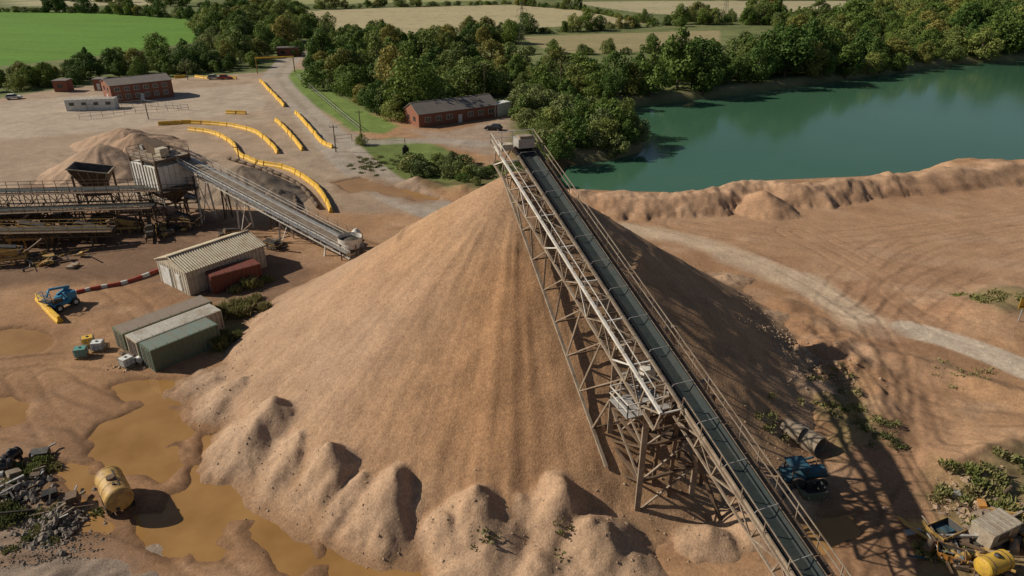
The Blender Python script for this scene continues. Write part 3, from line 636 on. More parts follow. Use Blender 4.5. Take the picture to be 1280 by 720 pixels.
conveyor('inclined_conveyor',(-51.5,111.0,7.5),(-24,96.2,1.2),1.0,.9,rust,3,brown)
conveyor('plant_conveyor',(-50.5,106.5,6.0),(-130,97.5,6.8),1.9,2.3,rust,15,rust)
conveyor('plant_conveyor',(-56,103,4.2),(-122,94,4.6),1.6,1.3,rust,12,brown)
conveyor('plant_conveyor',(-60,97.5,2.4),(-112,84,6.5),1.2,1.0,rust,9,oldyel)
g=group('screening_plant',(-56.6,109,0),math.radians(-35)); g.scale=(1.1,1.1,1.06)
mb=MB()
for x in(-3.4,0,3.4):
    for y in(-2.6,2.6): mb.beam((x,y,-.3),(x,y,10.2),.28,rust)
for z in(3.4,4.9,9.9):
    for y in(-2.6,2.6): mb.beam((-3.4,y,z),(3.4,y,z),.22,rust)
    for x in(-3.4,3.4): mb.beam((x,-2.6,z),(x,2.6,z),.22,rust)
for x in(-3.4,0): mb.beam((x,-2.6,.2),(x+3.4,-2.6,3.4),.12,rust); mb.beam((x+3.4,-2.6,.2),(x,-2.6,3.4),.12,rust)
mb.child('frame',g)
mb=MB(); binw=mat('bin_white_paint',(.74,.72,.66),.6,0,.3,(.40,.30,.21),.7)
for x0 in(-3.3,.1): mb.box((x0+1.6,0,7.1),(3.1,5.4,3.9),binw)
for i in range(9): mb.box((-3.2+i*.8,-2.76,7.1),(.1,.1,3.9),white)
for i in range(7): mb.box((3.36,-2.4+i*.8,7.1),(.1,.1,3.9),white)
mb.child('bin_walls',g)
mb=MB()
for x0 in(-1.7,1.7):
    vs=[(x0-1.5,-2.4,5.1),(x0+1.5,-2.4,5.1),(x0+1.5,2.4,5.1),(x0-1.5,2.4,5.1),(x0-.4,-.4,3.0),(x0+.4,-.4,3.0),(x0+.4,.4,3.0),(x0-.4,.4,3.0)]
    mb.add(vs,[(0,4,5,1),(1,5,6,2),(2,6,7,3),(3,7,4,0)],rust)
mb.child('discharge_chutes',g)
mb=MB(); mb.box((0,0,10.1),(7.0,5.4,.12),brown); mb.rail([(-3.5,-2.7,10.15),(3.5,-2.7,10.15),(3.5,2.7,10.15),(-3.5,2.7,10.15),(-3.5,-2.7,10.15)],1.1,brown,.07)
mb.box((-.6,.2,11.0),(3.6,2.0,1.4),rust,tilt=(math.radians(12),'Y')); mb.box((2.2,-.6,10.9),(1.3,1.3,1.2),cream); mb.tube((-2.6,-1,10.9),(-2.6,.6,10.9),.45,galv,10)
mb.box((0,1.6,3.5),(9,1.0,.08),galv); mb.rail([(-4.5,-3.1,3.5),(4.5,-3.1,3.5)],1.1,white,.06)
mb.child('top_deck',g)
def hopper(u,v,rz,sc=1.0):
    x,y=G(u,v); g=group('feed_hopper',(x,y,0),rz); g.scale=(sc,)*3; mb=MB()
    t_=[(-2.6,-2,6.9),(2.6,-2,5.9),(2.6,2,5.9),(-2.6,2,6.9)]; b_=[(-1.1,-.7,3.0),(1.1,-.7,3.0),(1.1,.7,3.0),(-1.1,.7,3.0)]; i_=[(a*.93,c*.93,e) for a,c,e in t_]; j_=[(a*.85,c*.85,e+.1) for a,c,e in b_]
    mb.add(t_+b_,[(0,1,5,4),(1,2,6,5),(2,3,7,6),(3,0,4,7)],rust); mb.add(i_+j_,[(0,4,5,1),(1,5,6,2),(2,6,7,3),(3,7,4,0),(4,7,6,5)],dark)
    mb.add(t_+i_,[(0,4,5,1),(1,5,6,2),(2,6,7,3),(3,7,4,0)],brown)
    for k in range(4): a=Vector(t_[k]);c=Vector(t_[(k+1)%4]); mb.beam(a,c,.16,brown)
    for k in range(5): mb.beam((-2.4+k*1.2,-2.02,6.6-k*.2),(-1.0+k*.5,-.74,3.1),.12,brown)
    mb.child('bin',g); mb=MB()
    for a in(-2.2,2.2):
        for c in(-1.7,1.7): mb.beam((a,c,-.3),(a,c,5.8),.24,rust); mb.beam((a,c,.6),(-a*.1,c,3.0),.14,rust)
        mb.beam((a,-1.7,3),(a,1.7,3),.2,rust); mb.beam((a,-1.7,1.5),(a,1.7,1.5),.14,rust)
    mb.beam((-2.2,-1.7,3),(2.2,-1.7,3),.2,rust); mb.beam((-2.2,1.7,3),(2.2,1.7,3),.2,rust)
    mb.box((0,0,2.6),(3.4,1.4,.5),dark); mb.child('frame',g)
hopper(128,262,.25,1.15); hopper(-30,262,.1,.9)
def machine(u,v,rz,sc,c1,name='screening_machine'):
    x,y=G(u,v); g=group(name,(x,y,0),rz); g.scale=(sc,)*3; mb=MB()
    for s in(-1,1): mb.beam((-3,s,1.2),(3,s,1.2),.3,c1,.4)
    for a in(-2.6,-.8,.8,2.6):
        for s in(-1,1): mb.beam((a,s,-.2),(a,s,1.2),.2,c1)
    mb.child('chassis',g,bev=.02); mb=MB(); mb.box((.3,0,2.3),(3.6,1.7,1.1),c1,tilt=(.2,'Y')); mb.box((.3,0,3.0),(3.2,1.3,.1),dark,tilt=(.2,'Y')); mb.box((-2.3,0,2.0),(1.1,1.5,1.0),dark); mb.tube((-1.2,-1.1,2.1),(-1.2,1.1,2.1),.5,rust,14); mb.tube((2.3,-1.2,2.0),(2.3,1.2,2.0),.35,dark,12)
    mb.child('screen_box',g,bev=.03); mb=MB(); mb.rail([(-3,-1.3,1.5),(3,-1.3,1.5)],1.1,oldyel,.06); mb.beam((2.8,0,1.6),(5.5,0,3.4),.7,rust,.2); mb.child('chute_and_rail',g)
for a in [(45,305,.15,1.1,oldyel),(110,300,-.2,.9,rust),(10,330,.4,.9,oldyel),(160,290,.1,.8,oldyel),(230,285,-.3,.8,rust),(80,290,2.9,1,rust),(-15,305,.3,1.2,oldyel),(130,285,1.2,.8,dark),(30,285,.1,1,rust),(190,298,2,.7,rust),(290,300,.6,.6,rust),(340,312,-.5,.5,dark)]: machine(*a)
x,y=G(440,322); g=group('transfer_hopper',(x,y,0)); mb=MB(); mb.tube((0,0,.4),(0,0,2.6),.6,white,18,1.7); mb.tube((0,0,2.6),(0,0,3.3),1.7,white,18,1.72,False); mb.tube((0,0,2.7),(0,0,2.75),1.6,dark,18)
mb.child('cone',g,True); mb=MB()
for k in range(4): a=k*1.57+.7; mb.beam((math.cos(a)*1.6,math.sin(a)*1.6,-.4),(math.cos(a)*1.6,math.sin(a)*1.6,2.7),.14,rust)
mb.child('legs',g)
x,y=G(447,310); g=group('dust_filter_unit',(x,y,0)); mb=MB(); mb.tube((0,0,0),(0,0,2.6),.7,galv,14); mb.tube((0,0,2.6),(0,0,3.1),.7,white,14,.2); mb.beam((.9,0,0),(.9,0,2.4),.1,white); mb.box((0,0,1.2),(2.2,.3,.2),rust); mb.child('vessel',g)
def barrier(px,wd=.75,hh=.95):
    p=[Vector((*q,0)) for q in cr(GP(px),8)]; tot=sum((b-a).length for a,b in zip(p[:-1],p[1:])); n=max(1,round(tot/2.6)); g=group('yellow_safety_barrier')
    L=0;q=[p[0]];tgt=tot/n
    for a,b in zip(p[:-1],p[1:]):
        d=(b-a).length
        while L+d>=tgt*(len(q)) -1e-6 and len(q)<n+1: q.append(a.lerp(b,max(0,min(1,(tgt*len(q)-L)/d))))
        L+=d
    mb=MB(); zz=terr_z(np.array([v.x for v in q]),np.array([v.y for v in q]))
    for i,(a,b) in enumerate(zip(q[:-1],q[1:])):
        d=(b-a)
        if d.length<.2: continue
        d.normalize(); s=Vector((-d.y,d.x,0)); z=float(zz[i]); jt=s*random.uniform(-.1,.1); a=a+d*.05+jt;b=b-d*.05+jt
        pr=[(-wd/2,-.2),(-wd/2,.25),(-wd*.27,.5),(-wd*.2,hh),(wd*.2,hh),(wd*.27,.5),(wd/2,.25),(wd/2,-.2)]
        vs=[e+s*u_+Vector((0,0,v_+z)) for e in(a,b) for u_,v_ in pr]; m_=len(pr)
        mb.add(vs,[(j,j+1,m_+j+1,m_+j) for j in range(m_-1)]+[tuple(range(m_))[::-1],tuple(range(m_,2*m_))],yellow)
    mb.child('barrier_blocks',g,bev=.03)
for p in [[(198,157),(240,155),(285,158),(318,166),(335,178),(348,193)],[(236,163),(268,168),(290,180),(302,196),(325,206),(360,213),(382,225),(402,242),(410,256),(414,266)],
          [(345,152),(360,166),(379,189)],[(370,142),(388,162),(404,180),(416,186)],[(326,102),(340,117),(356,134)],[(283,142),(308,143)],[(244,97),(262,99)],[(278,98),(296,99)],[(218,98),(232,97)],[(47,375),(62,390),(77,404)]]: barrier(p)
mb=MB(); g=group('pipeline')
for px in [[(285,200),(330,215),(362,238),(372,262)],[(330,212),(372,232),(398,262)]]:
    p=cr(GP(px),5)
    for a,b in zip(p[:-1],p[1:]): mb.tube((*a,.5),(*b,.5),.35,rust,8)
mb.child('pipes',g,True)
p=cr(GP([(93,368),(120,362),(160,354),(200,339)]),5); mb=MB(); g=group('red_and_white_barrier')
for i,(a,b) in enumerate(zip(p[:-1],p[1:])): mb.beam((*a,.25),(Vector((*b,.25))),.3,redp if i%3 else whitep,.5)
mb.child('segments',g,bev=.04)
# ---------------------------------------------------------------- buildings
def corr(mb,o,ax,up_,L,Wd,mt,per=.35,amp=.05):
    o=Vector(o);ax=Vector(ax).normalized();up_=Vector(up_).normalized();n=ax.cross(up_).normalized()
    if n.z<0: n=-n
    k=int(L/per*4); vs=[]
    for i in range(k+1):
        q=o+ax*(L*i/k)+n*(amp*math.sin(i*math.pi/2)); vs+=[q,q+up_*Wd]
    mb.add(vs,[(2*i,2*i+2,2*i+3,2*i+1) for i in range(k)],mt)
def gable(name,x,y,rz,L,Wd,e,r,wallm,roofm,wins=(),door=None,over=.25,corrugate=False,endw=()):
    g=group(name,(x,y,0),rz); mb=MB()
    pr=[(0,-.3),(Wd,-.3),(Wd,e),(Wd/2,r),(0,e)]; vs=[(a,b,c) for a in(0,L) for b,c in pr]
    mb.add(vs,[(0,1,2,3,4)[::-1],(5,6,7,8,9),(0,5,9,4),(1,2,7,6)],wallm); mb.child('walls',g)
    mb=MB()
    for s in(0,1):
        ye=0 if s==0 else Wd; yo=ye-(over if s==0 else -over); zo=e-over*(r-e)/(Wd/2)
        if corrugate: corr(mb,(-over,yo,zo+.08),(1,0,0),Vector((0,Wd/2-yo,r-zo)),L+2*over,math.hypot(Wd/2-yo,r-zo),roofm)
        a=[(-over,yo,zo),(L+over,yo,zo),(L+over,Wd/2,r),(-over,Wd/2,r)]; b=[(p,q,z+ (.04 if corrugate else .14)) for p,q,z in a]
        mb.add(a+b,[(0,1,2,3),(4,7,6,5),(0,4,5,1),(1,5,6,2),(3,2,6,7),(0,3,7,4)],roofm)
    mb.beam((-over,Wd/2,r+.12),(L+over,Wd/2,r+.12),.3,roofm,.1); mb.child('roof',g)
    mb=MB()
    for (wx,wz,ww,wh) in wins:
        mb.box((wx,-.02,wz),(ww+.16,.08,wh+.16),whitep); mb.box((wx,-.05,wz),(ww,.06,wh),glass); mb.box((wx,-.07,wz),(.06,.06,wh),whitep)
    for (wy,wz,ww,wh,mt) in endw: mb.box((-.03,wy,wz),(.08,ww,wh),mt)
    if door: mb.box((door[0],-.03,1.05),(door[1],.1,2.1),door[2])
    if mb.V: mb.child('windows_and_doors',g)
    return g
A_=G(524,160); B_=G(618,147); rz=math.atan2(B_[1]-A_[1],B_[0]-A_[0])
gable('brick_office',A_[0],A_[1],rz,23,8.5,3.3,5.4,brick,slate,[(2.5+i*3.1,1.8,1.5,1.1) for i in range(7) if i!=3],(11.8,1.1,whitep),endw=[(2.5,1.8,1.2,1.1,glass),(6,1.8,1.2,1.1,glass)])
container_rz=rz
A_=G(142,130); B_=G(209,122); rz2=math.atan2(B_[1]-A_[1],B_[0]-A_[0])
gable('brick_weighbridge_building',A_[0],A_[1],rz2,17,10,5.0,6.3,brick,slate,[(1.8+i*2.6,1.7,1.3,1.2) for i in range(6)]+[(1.8+i*2.6,3.8,1.3,1.0) for i in range(6)],(8,1.2,whitep),endw=[(3,3.7,1.3,1.1,glass),(7,3.7,1.3,1.1,glass),(5,1.1,1.2,2.1,whitep)])
mb=MB(); g=group('brick_annexe',(*G(128,112),0),.1); mb.box((0,0,1.6),(3,4,3.6),brick); mb.box((0,0,3.5),(3.4,4.4,.2),slate); mb.box((0,-2.03,1.2),(1,.08,2.0),whitep); mb.child('walls_roof_door',g)
mb=MB(); g=group('brick_kiosk',(*G(81,114),0),.1); mb.box((0,0,1.6),(4,4,3.6),brick); mb.box((0,0,3.5),(4.4,4.4,.2),slate); mb.box((0,-2.03,1.8),(1.6,.08,1.0),glass); mb.child('walls_roof_window',g)
mb=MB(); g=group('brick_gatehouse',(*G(362,70),0),.1); mb.box((0,0,1.6),(9,5,3.6),brick); mb.box((0,0,3.5),(9.6,5.6,.25),slate); mb.box((-2,-2.53,1.8),(1.6,.08,1.0),glass); mb.box((2,-2.53,1.8),(1.6,.08,1.0),glass); mb.child('walls_roof_windows',g)
def container(name,x,y,rz,L,Wd,Hh,mt,roofm=None,doorm=None,z=0,wins=0):
    g=group(name,(x,y,z),rz); mb=MB()
    def wall(p,q):
        p=Vector(p);q=Vector(q);d=(q-p);Ln=d.length;d.normalize();n=Vector((d.y,-d.x,0)); k=max(4,int(Ln/.14)); vs=[]
        for i in range(k+1):
            o=p+d*(Ln*i/k)+n*(-.05 if (i//2)%2 else 0); vs+=[(o.x,o.y,.08),(o.x,o.y,Hh-.08)]
        mb.add(vs,[(2*i,2*i+2,2*i+3,2*i+1) for i in range(k)],mt)
    wall((0,0,0),(L,0,0)); wall((L,0,0),(L,Wd,0)); wall((L,Wd,0),(0,Wd,0)); wall((0,Wd,0),(0,0,0)); mb.child('corrugated_walls',g)
    mb=MB()
    for a in(0,L):
        for b in(0,Wd): mb.beam((a,b,-.1),(a,b,Hh),.15,mt)
    for z_ in(.03,Hh-.06):
        mb.beam((0,0,z_),(L,0,z_),.13,mt); mb.beam((0,Wd,z_),(L,Wd,z_),.13,mt); mb.beam((0,0,z_+.002),(0,Wd,z_+.002),.13,mt); mb.beam((L,0,z_+.002),(L,Wd,z_+.002),.13,mt)
    mb.child('corner_frame',g); mb=MB(); mb.box((L/2,Wd/2,Hh),(L-.1,Wd-.1,.06),roofm or mt)
    for i in range(int(L/1.2)): mb.box((.6+i*1.2,Wd/2,Hh+.05),(.08,Wd-.3,.04),roofm or mt)
    mb.child('roof',g); mb=MB()
    for b in(Wd*.27,Wd*.73):
        mb.box((-.06,b,Hh/2),(.05,Wd*.42,Hh-.35),doorm or mt); mb.beam((-.12,b-.2,.2),(-.12,b-.2,Hh-.2),.05,galv); mb.beam((-.12,b+.2,.2),(-.12,b+.2,Hh-.2),.05,galv)
    for i in range(wins): mb.box((L*(i+.5)/wins,-.03,Hh*.6),(1.2,.08,.8),glass)
    mb.child('doors',g); return g
container('white_site_cabin',*G(84,139),.17,12.5,3.2,3.0,whitep,greyroof,wins=4)
container('white_storage_container',*G(619,147),container_rz+.25,6,2.6,3.4,whitep)
A_=Vector(G(238,370)); Cc=Vector(G(333,334)); rz=math.atan2(Cc.y-A_.y,Cc.x-A_.x)
g=gable('corrugated_shed',A_.x,A_.y,rz,11.5,7.2,3.3,4.5,cream,tin,[],None,.2,True,endw=[(2.2,1.3,.95,2.3,whitep),(5.2,1.2,2.2,.05,galv)])
mb=MB()
for i in range(20): mb.box((.3+i*.58,-.03,1.6),(.06,.06,3.1),galv)
for i in range(12): mb.box((-.03,.3+i*.6,1.6),(.05,.05,3.2),whitep)
mb.box((-.08,5.2,1.4),(.06,2.2,2.6),whitep); mb.child('cladding_ribs',g)
P_=G(268,368); container('red_shipping_container',P_[0],P_[1],math.radians(40),6.4,2.5,2.5,redc)
P_=G(195,465); a=math.radians(50); nx,ny=-math.sin(a),math.cos(a)
container('green_shipping_container',P_[0],P_[1],a,7.4,2.5,2.6,green,mat('green_grey_roof',(.16,.20,.17),.7,0,.4),green)
container('storage_container',P_[0]+nx*2.9-.2,P_[1]+ny*2.9,a,9.6,2.5,2.5,cream,greyroof,rust)
rg_=mat('rusty_green_paint',(.14,.17,.11),.7,0,.8,(.28,.14,.07))
container('storage_container',P_[0]+nx*5.7-.4,P_[1]+ny*5.7,a,10.2,2.5,2.5,rg_,mat('brown_roof',(.24,.19,.15),.85,0,.5),rg_)
# ---------------------------------------------------------------- vehicles & yard items
def wheel(mb,x,y,r,w,z=None,hub=None):
    z=r if z is None else z; mb.tube((x,y-w/2,z),(x,y+w/2,z),r,tyre,18); mb.tube((x,y-w/2-.02,z),(x,y+w/2+.02,z),r*.5,hub or dark,12)
g=group('blue_access_platform_vehicle',(*G(80,384),0),math.radians(-115)); mb=MB()
mb.box((0,0,.85),(3.0,1.6,.5),blue); mb.box((-.9,.2,1.45),(1.2,1.2,.9),blue); mb.box((.8,.45,1.3),(1.1,.6,.6),dark); mb.tube((.3,0,1.0),(.3,0,1.7),.45,blue,14); mb.child('chassis_and_turret',g,bev=.05)
mb=MB(); mb.beam((.2,-.35,1.7),(-1.5,-.35,2.2),.30,blue); mb.beam((-1.5,-.35,2.2),(.9,-.35,2.75),.26,blue); mb.beam((.9,-.35,2.75),(1.5,-.35,1.9),.18,blue)
mb.box((1.7,-.35,1.5),(.8,1.5,.08),dark); mb.rail([(1.35,-1.05,1.5),(2.05,-1.05,1.5),(2.05,.35,1.5),(1.35,.35,1.5),(1.35,-1.05,1.5)],1.05,blue,.05,sp=.7); mb.child('boom_and_basket',g)
mb=MB()
for x_ in(-1.05,1.05):
    for s in(-.85,.85): wheel(mb,x_,s,.5,.34,None,whitep)
mb.child('wheels',g)
P_=G(146,636); g=group('towed_tank_bowser',(P_[0],P_[1]+.4,0),math.atan2(-2.2,1.9)); mb=MB()
mb.tube((-1.7,0,1.75),(1.7,0,1.75),1.02,oldyel,32,None,False)
for s in(-1,1):
    for k in range(4):
        a0,a1=k/4*1.57,(k+1)/4*1.57; mb.tube((s*(1.7+.28*math.sin(a0)),0,1.75),(s*(1.7+.28*math.sin(a1)),0,1.75),1.02*math.cos(a0),oldyel,32,max(.01,1.02*math.cos(a1)),False)
for x in(-1.6,-.55,.55,1.6): mb.tube((x-.04,0,1.75),(x+.04,0,1.75),1.035,oldyel,32)
mb.child('tank_shell',g,True); mb=MB()
for s in(-.5,.5): mb.beam((-2.1,s,.72),(2.0,s,.72),.14,rust,.2)
mb.beam((-2.1,0,.7),(-3.4,0,.55),.14,rust); mb.beam((-3.4,0,.55),(-3.4,0,0),.1,rust)
for s in(-.85,.85):
    for x in(-.5,.6): mb.tube((x,s-.15,.5),(x,s+.15,.5),.5,tyre,18); mb.tube((x,s-.17,.5),(x,s+.17,.5),.25,rust,12)
mb.tube((0,0,2.75),(0,0,2.95),.32,rust,14); mb.tube((.9,0,2.74),(.9,0,2.9),.12,dark,10); mb.beam((-1.2,.3,2.72),(1.2,.3,2.72),.08,dark); mb.tube((1.95,-.3,1.2),(2.15,-.3,1.2),.14,dark,10); mb.box((-2.1,0,1.3),(.25,1.2,.7),oldyel)
mb.child('chassis_wheels_fittings',g)
def ibc(u,v,mt,rz=.3):
    g=group('ibc_container',(*G(u,v),0),rz); mb=MB(); mb.box((0,0,.68),(1.1,.95,.95),mt); mb.tube((0,0,1.15),(0,0,1.24),.15,dark,10); mb.child('bottle',g,bev=.08); mb=MB()
    mb.box((0,0,.09),(1.25,1.05,.12),oldyel)
    for x in(-.6,-.2,.2,.6):
        for y in(-.52,.52): mb.beam((x,y,.1),(x,y,1.18),.035,galv)
    for y in(-.34,0,.34):
        for x in(-.6,.6): mb.beam((x,y,.1),(x,y,1.18),.035,galv)
    for z in(.35,.7,1.15): mb.beam((-.6,-.52,z),(.6,-.52,z),.03,galv); mb.beam((-.6,.52,z),(.6,.52,z),.03,galv); mb.beam((-.6,-.52,z),(-.6,.52,z),.03,galv); mb.beam((.6,-.52,z),(.6,.52,z),.03,galv)
    mb.child('cage_and_pallet',g)
ibc(103,446,teal); ibc(124,438,whitep,.2); ibc(160,458,whitep,1); ibc(112,432,yellow,.5)
def car(name,u,v,rz,paintm):
    g=group(name,(*G(u,v),.02),rz); mb=MB(); w=.9
    pr=[(-2.15,.35),(-2.2,.75),(-2.05,.95),(-1.2,1.0),(-.75,1.0),(1.0,1.0),(1.95,.85),(2.2,.65),(2.2,.35)]
    n=len(pr); vs=[(x,y,z) for y in(-w,w) for x,z in pr]; mb.add(vs,[tuple(range(n)),tuple(range(n,2*n))[::-1]]+[(i,n+i,n+(i+1)%n,(i+1)%n) for i in range(n)],paintm); mb.child('body',g,bev=.06)
    mb=MB(); a=[(-1.95,.98),(1.0,.98),(.25,1.5),(-1.5,1.52)]; vs=[(a[0][0],-w*.95,a[0][1]),(a[1][0],-w*.95,a[1][1]),(a[2][0],-w*.75,a[2][1]),(a[3][0],-w*.75,a[3][1])]; vs+=[(x,-y,z) for x,y,z in vs]
    mb.add(vs,[(0,1,2,3),(4,7,6,5),(0,3,7,4),(1,5,6,2)],glass); mb.box((-.62,0,1.53),(1.75,1.36,.06),paintm); mb.child('cabin_glass_and_roof',g,bev=.03)
    mb=MB()
    for x in(-1.35,1.35):
        for y in(-.82,.82): mb.tube((x,y-.12,.33),(x,y+.12,.33),.34,tyre,18); mb.tube((x,y-.13,.33),(x,y+.13,.33),.2,galv,12)
    for y in(-.65,.65): mb.box((2.2,y,.7),(.06,.3,.14),whitep); mb.box((-2.19,y,.8),(.06,.3,.14),redp)
    mb.child('wheels_and_lamps',g)
car('black_parked_car',617,163,math.radians(165),black); car('silver_parked_car',268,99,.2,galv); car('white_parked_car',18,124,.4,whitep); car('red_parked_car',282,99,.2,redp)
wpm=mat('weathered_pipe',(.28,.22,.16),.9)
def pipe(u,v,rz,R,L,mt,z=0,name='concrete_pipe'):
    x,y=G(u,v); g=group(name,(x,y,gz(x,y)+z),rz); mb=MB(); n=28; vs=[]
    for x_ in(-L/2,L/2):
        for q in(R,R*.86):
            for i in range(n): t_=2*math.pi*i/n; vs.append((x_,q*math.cos(t_),R+q*math.sin(t_)))
    f=[]
    for i in range(n):
        j=(i+1)%n; f+=[(i,j,2*n+j,2*n+i),(n+j,n+i,3*n+i,3*n+j),(j,i,n+i,n+j),(2*n+i,2*n+j,3*n+j,3*n+i)]
    mb.add(vs,f,mt); mb.child('ring',g,bev=.01)
pipe(1008,560,math.radians(-55),.95,2.4,wpm,-.3); pipe(988,553,math.radians(-50),.75,1.8,wpm,-.3)
def tractor(u,v,rz):
    x,y=G(u,v); g=group('derelict_blue_tractor',(x,y,gz(x,y)-.1),rz); mb=MB()
    mb.box((.9,0,1.2),(2.0,.9,.6),dblue); mb.box((1.92,0,1.15),(.08,.7,.5),dark); mb.box((-.9,0,1.1),(1.8,1.4,.5),dblue); mb.box((-.2,0,.9),(3.4,.6,.4),dark); mb.child('body',g,bev=.06)
    mb=MB()
    for a in(-1.3,.0):
        for s in(-.65,.65): mb.beam((a,s,1.3),(a,s,2.2),.09,dark)
    mb.box((-.65,0,2.25),(1.6,1.5,.1),dblue); mb.tube((1.3,.3,1.5),(1.3,.3,2.2),.05,rust,8); mb.child('cab_frame',g); mb=MB()
    for s in(-.95,.95): wheel(mb,-.8,s,.7,.36); wheel(mb,1.4,s*.85,.45,.28)
    mb.child('wheels',g)
tractor(1000,604,math.radians(8))
def skip(name,u,v,rz,L,Wd,Hh,mt,z=0):
    x,y=G(u,v); g=group(name,(x,y,gz(x,y)+z-.1),rz); mb=MB(); k=.72
    a=[(-L/2*k,-Wd/2*.9,0),(L/2*k,-Wd/2*.9,0),(L/2*k,Wd/2*.9,0),(-L/2*k,Wd/2*.9,0)]; b=[(-L/2,-Wd/2,Hh),(L/2,-Wd/2,Hh),(L/2,Wd/2,Hh),(-L/2,Wd/2,Hh)]
    ai=[(p*.95,q*.95,r_+.06) for p,q,r_ in a]; bi=[(p*.95,q*.95,r_) for p,q,r_ in b]
    mb.add(a+b,[(0,1,5,4),(1,2,6,5),(2,3,7,6),(3,0,4,7),(0,3,2,1)],mt); mb.add(ai+bi,[(0,4,5,1),(1,5,6,2),(2,6,7,3),(3,7,4,0),(0,1,2,3)],dark); mb.add(b+bi,[(0,1,5,4),(1,2,6,5),(2,3,7,6),(3,0,4,7)],mt)
    for i in range(4): mb.beam((-L/2+L*(i+.5)/4,-Wd/2-.03,Hh*.95),(-L/2*k+L*k*(i+.5)/4,-Wd/2*.9-.03,.05),.07,mt)
    for s in(-1,1): mb.tube((s*L*.3,-Wd/2-.1,Hh*.6),(s*L*.3,-Wd/2+.05,Hh*.6),.06,galv,8)
    mb.child('bin',g)
skip('green_skip',1012,622,math.radians(8),2.2,1.4,.9,green,.05)
skip('yellow_skip',1178,672,.4,2.4,1.5,1.0,oldyel); skip('orange_skip',1185,700,-.5,1.8,1.2,.9,orange)
def cabin_truck(u,v,rz):
    wc=mat('weathered_cab_paint',(.36,.31,.24),.75,0,.7,(.20,.13,.08),1.0)
    x,y=G(u,v); g=group('scrap_truck_body',(x,y,gz(x,y)-.1),rz); mb=MB(); mb.box((0,0,1.25),(3.2,1.7,1.3),wc); mb.box((0,0,1.95),(3.3,1.8,.1),wc); mb.box((-.3,-.87,1.4),(1.1,.05,.6),dark); mb.box((1.1,-.87,1.2),(.7,.05,1.1),brown); mb.box((0,0,.4),(3.4,1.3,.3),rust)
    for k in range(6): mb.box((-1.4+k*.56,.0,2.02),(.07,1.7,.05),wc)
    mb.child('body',g,bev=.04)
    mb=MB()
    for x_ in(-1.1,1.1):
        for s in(-.8,.8): mb.tube((x_,s-.12,.35),(x_,s+.12,.35),.38,tyre,16)
    mb.child('wheels',g)
cabin_truck(1237,676,math.radians(25))
def rtank(name,u,v,rz,R,L,mt):
    x,y=G(u,v); g=group(name,(x,y,gz(x,y)),rz); mb=MB(); mb.tube((-L/2,0,R+.25),(L/2,0,R+.25),R,mt,24,None,False)
    for s in(-1,1):
        for k in range(3): a0,a1=k/3*1.57,(k+1)/3*1.57; mb.tube((s*(L/2+.3*R*math.sin(a0)),0,R+.25),(s*(L/2+.3*R*math.sin(a1)),0,R+.25),R*math.cos(a0),mt,24,max(.01,R*math.cos(a1)),False)
    mb.tube((0,0,2*R+.2),(0,0,2*R+.4),.2,dark,12); mb.child('shell',g,True); mb=MB()
    for x_ in(-L/3,L/3): mb.box((x_,0,.2),(.2,R*1.6,.5),rust); mb.tube((x_-.03,0,R+.25),(x_+.03,0,R+.25),R*1.03,rust,24)
    mb.child('saddles_and_bands',g)
rtank('yellow_fuel_tank',1237,718,.35,.7,2.2,mat('dull_yellow_paint',(.55,.34,.04),.6,0,.6,(.3,.17,.06),1.2)); rtank('old_tank',1290,700,1.2,.6,2.0,oldyel)
stpatch('scrap_heap',1255,655,3,140,.15,.6,.5,12,mat('scrap',(.2,.15,.11),.7))
def scrap(name,u,v,R,n,mats,seed):
    rr=random.Random(seed); x,y=G(u,v); g=group(name,(x,y,gz(x,y))); mb=MB()
    for i in range(n):
        a=rr.uniform(0,6.28); p=(rr.gauss(0,R*.5),rr.gauss(0,R*.5),rr.uniform(.1,.6)); L=rr.uniform(.8,2.8); mt=rr.choice(mats)
        if rr.random()<.6: mb.beam(p,(p[0]+math.cos(a)*L,p[1]+math.sin(a)*L,p[2]+rr.uniform(-.2,.5)),rr.uniform(.07,.2),mt)
        elif rr.random()<.6: mb.box(p,(rr.uniform(.5,1.6),rr.uniform(.4,1.2),rr.uniform(.05,.6)),mt,rz=a,tilt=(rr.uniform(-.3,.3),'X'))
        else: mb.tube(p,(p[0]+math.cos(a)*L*.5,p[1]+math.sin(a)*L*.5,p[2]),rr.uniform(.15,.35),mt,12)
    mb.child('pieces',g)
scrap('scrap_metal_pile',15,605,2.4,34,[black,dark,galv,rust,brown],1); scrap('scrap_metal_pile',70,640,2.2,14,[galv,rust,brown,tyre],2)
scrap('scrap_metal_pile',1180,685,1.8,30,[rust,oldyel,galv,dblue,oldyel],3); scrap('scrap_metal_pile',1262,660,2.4,36,[rust,galv,brown,oldyel,orange],4); scrap('scrap_metal_pile',985,600,1.6,14,[rust,dblue,dark],5); scrap('scrap_metal_pile',1215,700,2.2,26,[rust,oldyel,dark,brown],15)
scrap('scrap_metal_pile',170,450,1.4,14,[rust,brown,whitep],6); scrap('scrap_metal_pile',200,285,3,24,[rust,oldyel,dark,brown],7); scrap('scrap_metal_pile',60,325,4,40,[rust,dark,oldyel,brown],8); scrap('scrap_metal_pile',340,305,2,14,[rust,brown,dark],9); scrap('scrap_metal_pile',205,292,3,18,[dark,oldyel,rust],10)
for k,(u,v) in enumerate([(8,590),(18,578)]): rtank('black_drum_tank',u,v,.3+k,.5,1.3,black)
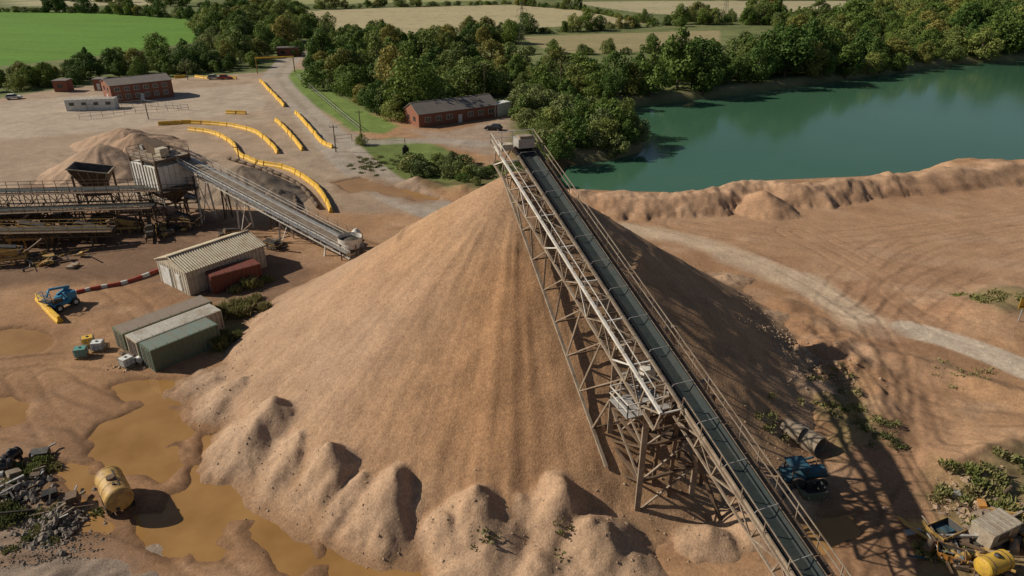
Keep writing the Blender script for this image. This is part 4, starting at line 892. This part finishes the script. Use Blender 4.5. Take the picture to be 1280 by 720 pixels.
x,y=G(1269,412); z=gz(x,y); g=group('yellow_warning_sign',(x,y,z),0); mb=MB(); mb.beam((0,0,-.3),(0,0,2.3),.09,galv); mb.child('post',g); mb=MB(); mb.box((0,-.07,2.3),(1.25,.04,1.25),yellow); mb.box((0,-.095,2.45),(.3,.02,.55),black); mb.box((0,-.095,1.95),(.9,.02,.12),black); mb.child('panel',g)
P_=G(322,92); g=group('yellow_height_barrier',(*P_,0),.25); mb=MB()
for x_ in(0,13): mb.beam((x_,0,0),(x_,0,5.4),.35,oldyel)
mb.beam((-.2,0,5.4),(13.2,0,5.4),.45,yellow); mb.child('frame',g)
P_=G(508,205); g=group('flag_pole',(*P_,0)); mb=MB(); mb.tube((0,0,0),(0,0,5.5),.1,dark,8,.06); mb.box((0,0,2.6),(1.3,.5,1.8),black,rz=.5); mb.box((0,0,3.7),(.7,.4,.5),dark); mb.child('pole_and_cover',g)
def pole(u,v,h):
    g=group('utility_pole',(*G(u,v),0)); mb=MB(); mb.tube((0,0,0),(0,0,h),.14,bark,8,.1); mb.beam((-.9,0,h-.5),(.9,0,h-.5),.12,bark)
    for a in(-.8,0,.8): mb.tube((a,0,h-.45),(a,0,h-.15),.06,galv,6)
    mb.child('pole_and_crossarm',g)
for p in[(606,128,11),(452,175,7),(235,100,7),(186,150,5),(300,205,4),(420,190,6),(700,120,10)]: pole(*p)
def pylon(u,v,h):
    g=group('electricity_pylon',(*G(u,v),0),.3); mb=MB(); w=h*.06; lv=[0,.2,.38,.54,.68,.8,.9,1]; 
    R_=lambda f:w*(1-f)**1.2+.25
    for f0,f1 in zip(lv[:-1],lv[1:]):
        a,b=R_(f0),R_(f1); c0=[(a,a),(a,-a),(-a,-a),(-a,a)];c1=[(b,b),(b,-b),(-b,-b),(-b,b)]
        for k in range(4):
            j=(k+1)%4; mb.beam((*c0[k],f0*h),(*c1[k],f1*h),.1,dark); mb.beam((*c0[k],f0*h),(*c1[j],f1*h),.06,dark)
    for f,l in((.72,2.6),(.84,2.2),(.95,1.6)): 
        for s in(-1,1): mb.beam((0,0,f*h+.5),(s*l,0,f*h),.1,dark); mb.tube((s*l,0,f*h),(s*l,0,f*h-1),.08,dark,6)
    mb.child('lattice',g)
pylon(652,62,20); pylon(312,70,17); pylon(905,30,22)
def fence(px,h=1.6):
    p=GP(px); g=group('post_and_rail_fence'); mb=MB()
    mb.rail([(*q,0) for q in p],h,galv,.08,sp=2.5); mb.child('rails',g)
fence([(95,140),(180,132),(236,138)]); fence([(100,150),(170,142),(236,138)]); fence([(420,178),(440,176),(460,184)]); fence([(372,98),(420,140),(450,165)])
print('verts',len(X),'objs',len(bpy.data.objects))
